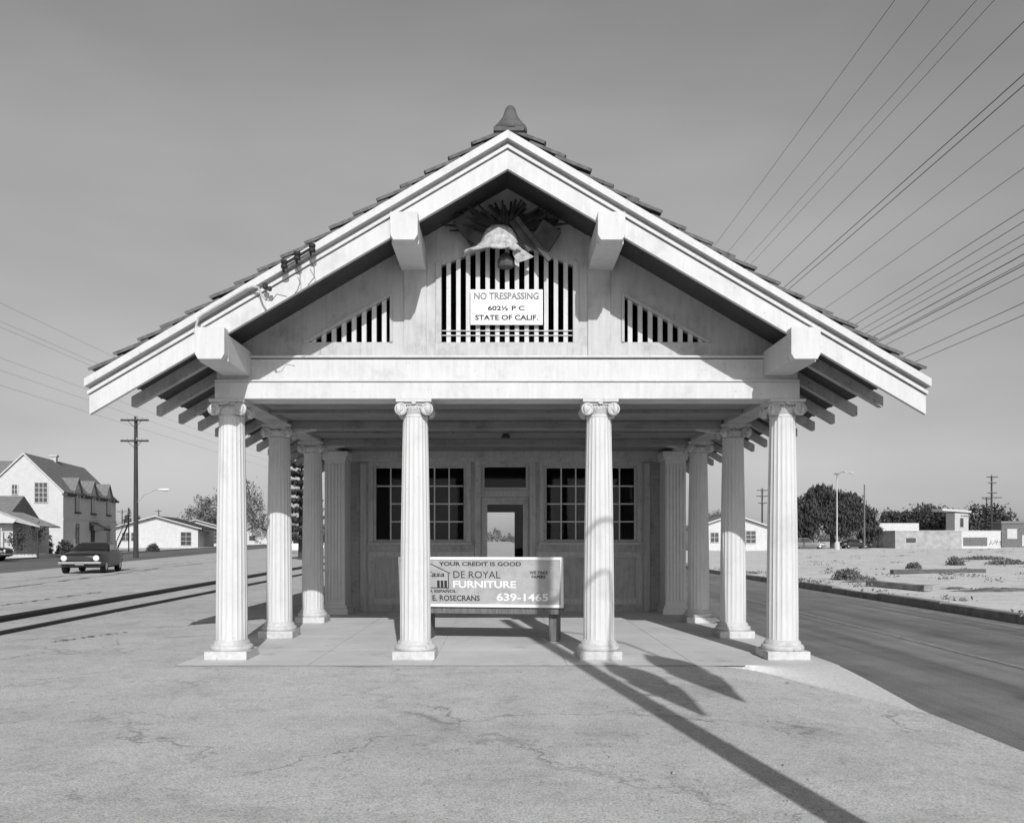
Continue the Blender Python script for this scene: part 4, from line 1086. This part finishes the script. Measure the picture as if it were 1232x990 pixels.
# low sheds and walls at right
d = 128; k = mpp(d); q = at(1080, d)
sh_ = thing('flat_roof_shed', 'low dark open shed with a white flat roof fascia', 'shed', q)
m = MB(); m.box(-3.2, 3.2, .3, 6, 2.75, 2.85); m.box(-3.2, 3.2, 0, .28, 2.2+.35, 3.75); m.box(-3.2, -3.0, .3, 6, 2.55, 3.7); m.build('roof_fascia', M['stucco'], sh_)
m = MB(); m.box(-2.9, -2.7, .4, .6, 0, 2.75); m.box(.2, .4, .4, .6, 0, 2.75); m.box(-2.9, 3.1, 5.5, 5.7, 0, 2.75); m.build('post', M['shingledark'], sh_)
d = 124; k = mpp(d); xa = at(1077, d)[0]; xb = at(1204, d)[0]
wl = thing('block_building', 'long low whitewashed block building with graffiti and a small dark window', 'building', ((xa+xb)/2, d, 0)); hw = (xb-xa)/2
m = MB(); m.box(-hw, -hw+9.7, 0, 8, 0, 2.45); m.build('wall', M['block'], wl)
m = MB(); m.box(-hw+9.7, hw, 0, 8, 0, 2.5); m.build('wall', M['stucco'], wl)
m = MB(); m.box(-hw+1.6, -hw+3.0, -.03, .0, .85, 1.5); m.build('window', M['housewin'], wl)
m = MB(); m.box(-hw+9.9, -hw+13.4, -.03, .0, .35, 1.6); m.build('painted_panel', M['dirt'], wl)
m = MB()
for i in range(7):                                    # spray scrawl
    x = -hw+13.9+i*.42; pts_ = [(x+random.uniform(-.2, .3), -.02, random.uniform(.35, 1.25)) for _ in range(5)]; m.tube(pts_, .03, 4)
m.build('graffiti', M['greyink'], wl)
m = MB(); m.box(-hw-.05, hw+.05, -.06, 8.1, 2.501, 2.6); m.build('coping', M['stucco'], wl)
d = 138; xa = at(1205, d)[0]
gb = thing('grey_building', 'grey flat roofed building with a pale window board at the right edge', 'building', (xa+5, d, 0))
m = MB(); m.box(-5, 9, 0, 2.5, 0, 3.9); m.build('wall', M['dirt'], gb); m = MB(); m.box(-5.2, 9, -.2, 2.6, 3.901, 4.25); m.build('roof', M['shingle'], gb)
m = MB(); m.box(-4.1, -2.5, -.05, 0, 1.4, 3.0); m.build('window_board', M['stucco2'], gb); m = MB(); m.box(-1.7, .6, -.05, 0, .2, 2.0); m.build('door', M['stucco2'], gb)
d = 150; q = at(1157, d)
tb = thing('stair_tower', 'pale tower like building with flat white roof rising behind the graffiti wall', 'building', q)
m = MB(); m.box(-1.2, 1.2, 0, 3, 0, 5.95); m.build('wall', M['stucco2'], tb); m = MB(); m.prism([(-3.6, 6.75), (1.5, 6.35), (1.5, 5.951), (-3.6, 6.35)], -.4, 3.4); m.build('roof', M['stucco'], tb)
m = MB(); m.box(-.42, .42, -.05, 0, 3.3, 5.2); w2 = m.build('window', M['stucco'], tb); m = MB(); m.box(-.3, .3, -.07, -.051, 3.45, 5.05); m.build('pane', M['housewin'], w2)

# ================================================================== POLES, LAMPS, WIRES
def pole(label, loc, h, r, arms, group=None, mat=None, lamp=None, name='utility_pole'):
    """arms: list of (z, half width, n insulators, x offset)"""
    t = thing(name, label, 'utility pole', loc, 0, group)
    m = MB(); m.tube([(0, 0, -.2), (0, 0, h*.5), (0, 0, h)], r, 10, r*.62); m.build('shaft', mat or M['wood'], t, smooth=True)
    for z, hw_, ni, xo in arms:
        m = MB(); m.box(xo-hw_, xo+hw_, -r-.11, -r*.75, z-.06, z+.06)
        for s in (-1, 1): m.tube([(xo+s*hw_*.5, -r-.05, z-.05), (0, -r*.7, z-.55)], .02, 5)
        c = m.build('crossarm', M['wood'], t)
        m = MB()
        for i in range(ni):
            x = xo-hw_+.12+(2*hw_-.24)*i/max(1, ni-1); m.lathe([(.02, z+.06), (.02, z+.12), (.05, z+.13), (.055, z+.19), (.03, z+.22), (.01, z+.23)], (x, -r-.06, 0), 8)
        m.build('insulator', M['galv'], c, smooth=True)
    if lamp:
        z, ln_ = lamp; m = MB(); m.tube([(0, 0, z), (ln_*.35, 0, z+.42*ln_), (ln_*.8, 0, z+.62*ln_), (ln_, 0, z+.64*ln_)], .045, 8)
        a_ = m.build('lamp_arm', M['galv'], t, smooth=True)
        m = MB(); zz = z+.62*ln_; m.loft([[(ln_-.1+.9*f, w2*math.cos(q_), zz+.02+h2_*math.sin(q_)) for q_ in [6.283*i/10 for i in range(10)]] for f, w2, h2_ in ((0, .06, .05), (.3, .16, .10), (.65, .2, .12), (1, .07, .05))])
        m.build('lamp_head', M['lamp'], a_, smooth=True)
    return t
d = 62; kk = mpp(d)
pole('tall dark wooden utility pole with two crossarms and a street lamp, left of the depot', at(163.5, d), 10.3, .19, [(10.0, 1.0, 6, 0), (8.5, 1.0, 6, 0)], lamp=(3.9, 1.7))
d = 145
pole('tall utility pole with four stacked crossarms at the far right', at(1193, d), 12.2, .19, [(11.9, .95, 4, 0), (10.9, .7, 4, 0), (9.2, .8, 4, 0), (8.4, 1.7, 6, -.1)])
pole('short stub pole with one arm just left of the four armed pole', at(1187, d+20), 9.5, .15, [(9.1, .9, 3, 0)])
pole('thin distant utility pole between the right hand columns and the corner column', at(917, 150), 10.3, .18, [(9.9, 1.0, 4, 0), (8.9, 1.1, 4, 0), (7.7, .8, 3, 0)])
pole('bare thin pole right of the lamp post, in front of the weeping tree', at(1040, 116), 8.8, .13, [], mat=M['benchwood'])
pole('distant small pole above the roof of the white gabled house', at(191, 210), 8.6, .16, [(8.2, .8, 3, 0)])
pole('very distant pole beside the right edge of the two storey house', at(147, 210), 8.6, .16, [(8.1, 1.3, 3, 0)])
# lamp post with a long arm
d = 108; t = thing('street_lamp', 'tall slender concrete street lamp standing before the weeping tree', 'street lamp', at(1007, d))
m = MB(); m.tube([(0, 0, 0), (0, 0, 5), (0, 0, 9.6)], .10, 10, .06); m.lathe([(.34, 0), (.34, .8), (.24, .95), (.14, 1.1)], (0, 0, 0), 12); m.build('post', M['stucco2'], t, smooth=True)
m = MB(); m.tube([(0, 0, 9.5), (.1, -1.0, 9.7), (.2, -2.2, 9.75)], .05, 8); m.tube([(0, 0, 9.5), (1.0, .2, 9.85), (1.9, .3, 9.8)], .02, 6); m.build('lamp_arm', M['stucco2'], t, smooth=True)
for c_ in ((2.0, .3, 9.72), (-.05, 0, 9.6)):
    m = MB(); m.lathe([(.05, -.08), (.30, -.04), (.38, .04), (.2, .14), (.03, .18)], c_, 12); m.build('lamp_head', M['lamp'] if c_[0] > 1 else M['galv'], t, smooth=True)

# big pole line beyond the street: wires overhead at right, poles at Y=-16 and Y=58
XP = 10.1; YA, YB2 = -16.0, 58.0
wires = [(9.0, 12.4), (9.8, 12.4), (10.87, 12.4), (11.28, 12.4), (8.42, 8.4), (9.37, 8.4), (9.6, 8.4), (10.53, 8.4), (11.74, 8.4),
         (9.42, 6.0), (9.78, 6.0), (10.2, 6.0), (10.51, 6.0), (9.79, 5.4), (10.09, 5.4), (10.18, 5.4), (10.56, 5.4), (9.81, 4.5), (10.35, 4.5)]
for yy, lb in ((YA, 'tall pole of the overhead line, standing behind the viewer on the right kerb'), (YB2, 'tall pole of the overhead line, standing beyond the depot on the right kerb')):
    pole(lb, (XP, yy, 0), 14.6, .2, [(13.75, 1.5, 6, 0), (9.75, 1.85, 8, 0), (7.35, .8, 5, 0), (6.75, .6, 4, .1), (5.85, .5, 3, 0)], 'poles of the overhead line')
ordw = ['first', 'second', 'third', 'fourth', 'fifth', 'sixth', 'seventh', 'eighth', 'ninth', 'tenth', 'eleventh', 'twelfth', 'thirteenth', 'fourteenth', 'fifteenth', 'sixteenth', 'seventeenth', 'eighteenth', 'nineteenth']
for i, (x, zr) in enumerate(wires):
    sag = .45; pts_ = []
    yv = x*F/622 if x/zr > .96 else zr*F/648
    f0 = (yv-YA)/(YB2-YA); zoff = sag*4*f0*(1-f0)
    for k in range(33):
        f = k/32; y = YA+(YB2-YA)*f
        pts_.append((x, y, EYE+zr+zoff*.85-sag*4*f*(1-f)))
    m = MB(); m.tube(pts_,   .0065 if i not in (5, 6, 13, 15) else .009, 5)
    o = m.build('overhead_wire', M['cable'], None)
    tag(o, 'dark overhead wire in the sky right of the depot roof, %s counting from the left' % ordw[i], 'wire', 'overhead wires right of the depot')
# wires left
wl_ = [(-25.9, .0, 363, 'topmost of the faint wires in the left sky'), (-26.4, 0, 385, 'second faint wire from the top in the left sky'), (-26.9, 0, 392, 'third faint wire from the top in the left sky'),
       (-27.4, 0, 429, 'fourth faint wire from the top in the left sky'), (-26.2, 0, 444, 'fifth faint wire from the top in the left sky'), (-26.7, 0, 462, 'lowest faint wire in the left sky')]
for x, _, v, lab in wl_:
    zr = (CY-v)*(-x/604)
    m = MB(); m.tube([(x, 20+2.6*k*4, EYE+zr+.0-.12*math.sin(math.pi*k/14)) for k in range(15)], .0065, 5)
    tag(m.build('overhead_wire', M['cablefar'], None), lab, 'wire', 'faint wires left of the depot')
pole('tall wooden pole of the left line, out beyond the left edge', (-26.6, 19.5, 0), 12.5, .19, [(12.2, 1.0, 6, 0), (10.3, 1.0, 6, 0)])

# pole behind the viewer: casts the long shadow across the lot
sd = Vector((LD.x/-LD.z, LD.y/-LD.z))                # ground shift of a shadow per metre of height
y0 = -1.0; x0 = 1.735 + (4.19-y0)*.15
t = thing('flag_pole', 'dark wooden pole with two drooping flags standing behind the viewer', 'flag pole', (x0, y0, 0))
m = MB(); m.tube([(0, 0, 0), (-.03, 0, 4.2), (-.04, 0, 6.0), (-.09, 0, 8.0), (-.11, 0, 9.0)], .105, 12, .10); m.build('shaft', M['wood'], t, smooth=True)
def shadow_to(u, v, z):                               # local point at height z whose shadow falls on photo pixel u,v on the ground
    d_ = EYE*F/(v-CY); gx = (u-CX)/F*d_; return Vector((gx - sd.x*z - x0, d_ - sd.y*z - y0, z))
def onplane(z, ref): return ref
m = MB()
m.tube([(-.08, 0, 7.6), (.1, 0, 7.75), (.22, 0, 7.85), (.5, 0, 7.95), (.8, 0, 7.7), (1.0, 0, 7.1), (1.03, 0, 6.35)], .022, 6)
m.tube([(-.05, 0, 7.0), (.1, 0, 7.15), (.22, 0, 7.25), (.38, 0, 7.3), (.42, 0, 6.9), (.32, 0, 6.0)], .022, 6)
m.tube([(-.03, 0, 5.0), (.25, 0, 4.95)], .022, 6)
m.build('flag_bracket', M['galv'], t)
def flag(xc, zt, zb, wid, lean):
    m_ = MB(); nu, nv = 12, 16; vs_ = []
    for j in range(nv+1):
        f = j/nv; ww = wid*(.35+.65*math.sin(math.pi*min(1, f*1.5+.08))) if f < .5 else wid*(1.0-.9*((f-.5)/.5)**1.3)
        for i in range(nu+1):
            g_ = i/nu-.5; rag = .06*math.sin(i*2.1+xc*5) if j == nv else 0
            vs_.append((xc+g_*ww+lean*f, .07*math.sin(i*1.6+f*2), zt+(zb-zt)*f + rag + .25*g_*(1-f)*-1))
    m_.add(vs_, [(j*(nu+1)+i, j*(nu+1)+i+1, (j+1)*(nu+1)+i+1, (j+1)*(nu+1)+i) for j in range(nv) for i in range(nu)])
    o_ = m_.build('flag', M['flag'], t, smooth=True, ang=80); md_ = o_.modifiers.new('cloth', 'SOLIDIFY'); md_.thickness = .006
flag(.35, 6.02, 4.5, .42, -.08); flag(1.03, 6.4, 4.85, .46, -.20)

# ================================================================== CARS
def car(name, label, loc, rz, L=4.5, W=1.72, H=1.3, paintm=None, style='coupe', group=None):
    """front faces local -y; origin on the ground under the middle"""
    t = thing(name, label, 'car', loc, rz, group); pm = paintm
    hl = L/2
    # stations: y, z low, z side crease, z top, half width
    st = [(-hl, .42, .58, .70, .62), (-hl+.06, .34, .58, .76, .76), (-hl+.3, .27, .56, .82, .82), (-hl+1.2, .22, .58, .87, .86), (-.35, .22, .60, .91, .86),
          (.6, .22, .60, .93, .86), (hl-.9, .25, .62, .93, .85), (hl-.25, .32, .64, .90, .80), (hl-.04, .42, .64, .80, .72), (hl, .48, .62, .74, .60)]
    rings = []
    for y, a, b, c, wv in st:
        h = wv*W/1.72
        rings.append([(-h*.86, y, a), (-h*.98, y, a+.07), (-h, y, b), (-h*.94, y, c-.06), (-h*.82, y, c), (0, y, c+.03), (h*.82, y, c), (h*.94, y, c-.06), (h, y, b), (h*.98, y, a+.07), (h*.86, y, a)])
    m = MB(); m.loft(rings); body = m.build('body', pm, t, smooth=True, ang=40)
    if style == 'coupe': gs = [(-.55, .9, .91, .76, .74), (.18, .9, H-.03, .74, .57), (.75, .92, H, .74, .56), (1.2, .92, H-.06, .74, .56), (hl-.35, .88, .92, .70, .62)]
    elif style == 'wagon': gs = [(-.65, .9, .92, .78, .74), (-.05, .9, H-.04, .76, .60), (.8, .92, H, .76, .60), (hl-.35, .92, H-.05, .76, .60), (hl-.1, .9, .95, .72, .66)]
    else: gs = [(-.5, .9, .92, .78, .74), (.15, .9, H-.04, .76, .58), (.6, .92, H, .76, .57), (1.0, .92, H-.05, .76, .57), (1.55, .92, .95, .74, .66)]
    def gring(y, zb, zt, wb_, wt, i=0.0): return [(-wb_-i, y, zb-.05), (-wb_-i, y, zb), (-wt-i, y, zt-.05), (-wt*.85, y, zt), (wt*.85, y, zt), (wt+i, y, zt-.05), (wb_+i, y, zb), (wb_+i, y, zb-.05)]
    m = MB(); m.loft([gring(*g_) for g_ in gs]); m.build('cabin', pm, body, smooth=True, ang=40)
    # glass
    def lerp(a, b, f): return tuple(a[i]+(b[i]-a[i])*f for i in range(5))
    a, b = gs[0], gs[1]; A, Bq = lerp(a, b, .12), lerp(a, b, .88)
    m = MB(); e_ = .012
    m.add([(-A[3]*.93, A[0]-e_, A[2]+e_), (A[3]*.93, A[0]-e_, A[2]+e_), (Bq[4]*.95, Bq[0]-e_, Bq[2]+e_), (-Bq[4]*.95, Bq[0]-e_, Bq[2]+e_)], [(0, 1, 2, 3)]); m.build('windscreen', M['winglass'], body)
    a, b = gs[-1], gs[-2]; A, Bq = lerp(a, b, .15), lerp(a, b, .85)
    m = MB(); m.add([(-A[3]*.9, A[0]+e_, A[2]+e_), (A[3]*.9, A[0]+e_, A[2]+e_), (Bq[4]*.95, Bq[0]+e_, Bq[2]+e_), (-Bq[4]*.95, Bq[0]+e_, Bq[2]+e_)], [(0, 1, 2, 3)]); m.build('rear_window', M['winglass'], body)
    for s in (-1, 1):
        m = MB(); y0_, y1_ = gs[1][0], gs[-2][0]; ym = (y0_+y1_)/2+.1
        wtop, wbot = gs[2][4], gs[2][3]; zt, zb = H-.10, .94
        def sidept(y, z): f = (z-.92)/(H-.05-.92); return (s*(wbot+(wtop-wbot)*f+.016), y, z)
        m.add([sidept(gs[0][0]+.15, zb), sidept(ym, zb), sidept(ym, zt), sidept(y0_+.02, zt)], [(0, 1, 2, 3)])
        m.add([sidept(ym+.07, zb), sidept(y1_+.25, zb), sidept(y1_-.02, zt), sidept(ym+.07, zt)], [(0, 1, 2, 3)])
        m.build('side_window', M['winglass'], body)
        for yw in (-hl+.82, hl-.88):
            m = MB(); m.lathe([(.2, -.09), (.29, -.1), (.315, -.06), (.315, .06), (.29, .1), (.2, .09)], (s*(W/2-.13), yw, .315), 22, 'x'); wh = m.build('wheel', M['rubber'], t, smooth=True)
            m = MB(); m.lathe([(.19, s*.085), (.17, s*.10), (.08, s*.105), (.05, s*.115), (.01, s*.12)] , (s*(W/2-.13), yw, .315), 18, 'x'); m.build('rim', M['chrome'], wh, smooth=True)
            m = MB(); m.lathe([(.385, -.004), (.385, .004)], (s*(W/2-.005), yw, .36), 22, 'x')
        # lights
        m = MB(); m.lathe([(.115, .05), (.115, -.02), (.09, -.035), (.03, -.05)], (s*.60*W/1.72, -hl+.02, .635), 16, 'y'); m.build('headlight', M['lamp'], t, smooth=True)
        m = MB(); m.box(s*.6-.14, s*.6+.14, hl-.03, hl+.02, .6, .70); m.build('tail_light', M['shingledark'], t)
    m = MB(); m.box(-.46, .46, -hl-.015, -hl+.04, .55, .69); m.build('grille', M['dark'], t)
    m = MB(); m.box(-.80*W/1.72, .80*W/1.72, -hl-.09, -hl-.0, .40, .49); m.box(-.78*W/1.72, -.6, -hl-.0, -hl+.25, .41, .48); m.box(.6, .78*W/1.72, -hl, -hl+.25, .41, .48); m.build('bumper', M['chrome'], t, bevel=.02)
    m = MB(); m.box(-.78*W/1.72, .78*W/1.72, hl, hl+.08, .42, .52); m.build('bumper', M['chrome'], t, bevel=.02)
    m = MB(); m.box(-.16, .16, -hl-.1, -hl-.091, .36, .47); m.build('number_plate', M['greyink'], t)
    return t
ca = P(112, 688, 36)
car('parked_car', 'dark two door fastback coupe with round headlights standing near the tracks at left', (ca.x, 36.0, -.01), math.atan2(.225, .973), 4.3, 1.70, 1.27, M['carpaint'], 'coupe')
car('parked_car', 'dark car with bright bumper cut off by the left edge, before the bungalow', (P(-8, 674, 52).x-1.9, 52.5, 0), SROT+R(90), 4.8, 1.8, 1.35, M['carpaint'], 'sedan')
car('parked_car', 'white car seen in the gap between the left side columns', (at(362, 84)[0], 84, 0), SROT+R(88), 4.6, 1.75, 1.35, M['carwhite'], 'sedan')
car('parked_car', 'pale topped station wagon parked under the weeping tree', (at(972, 117)[0], 117, 0), R(75), 4.6, 1.8, 1.55, M['cargrey'], 'wagon')
car('parked_car', 'small dark car parked behind the lamp post, under the weeping tree', (at(1028, 121)[0], 121, 0), R(95), 4.2, 1.7, 1.35, M['carpaint'], 'sedan')
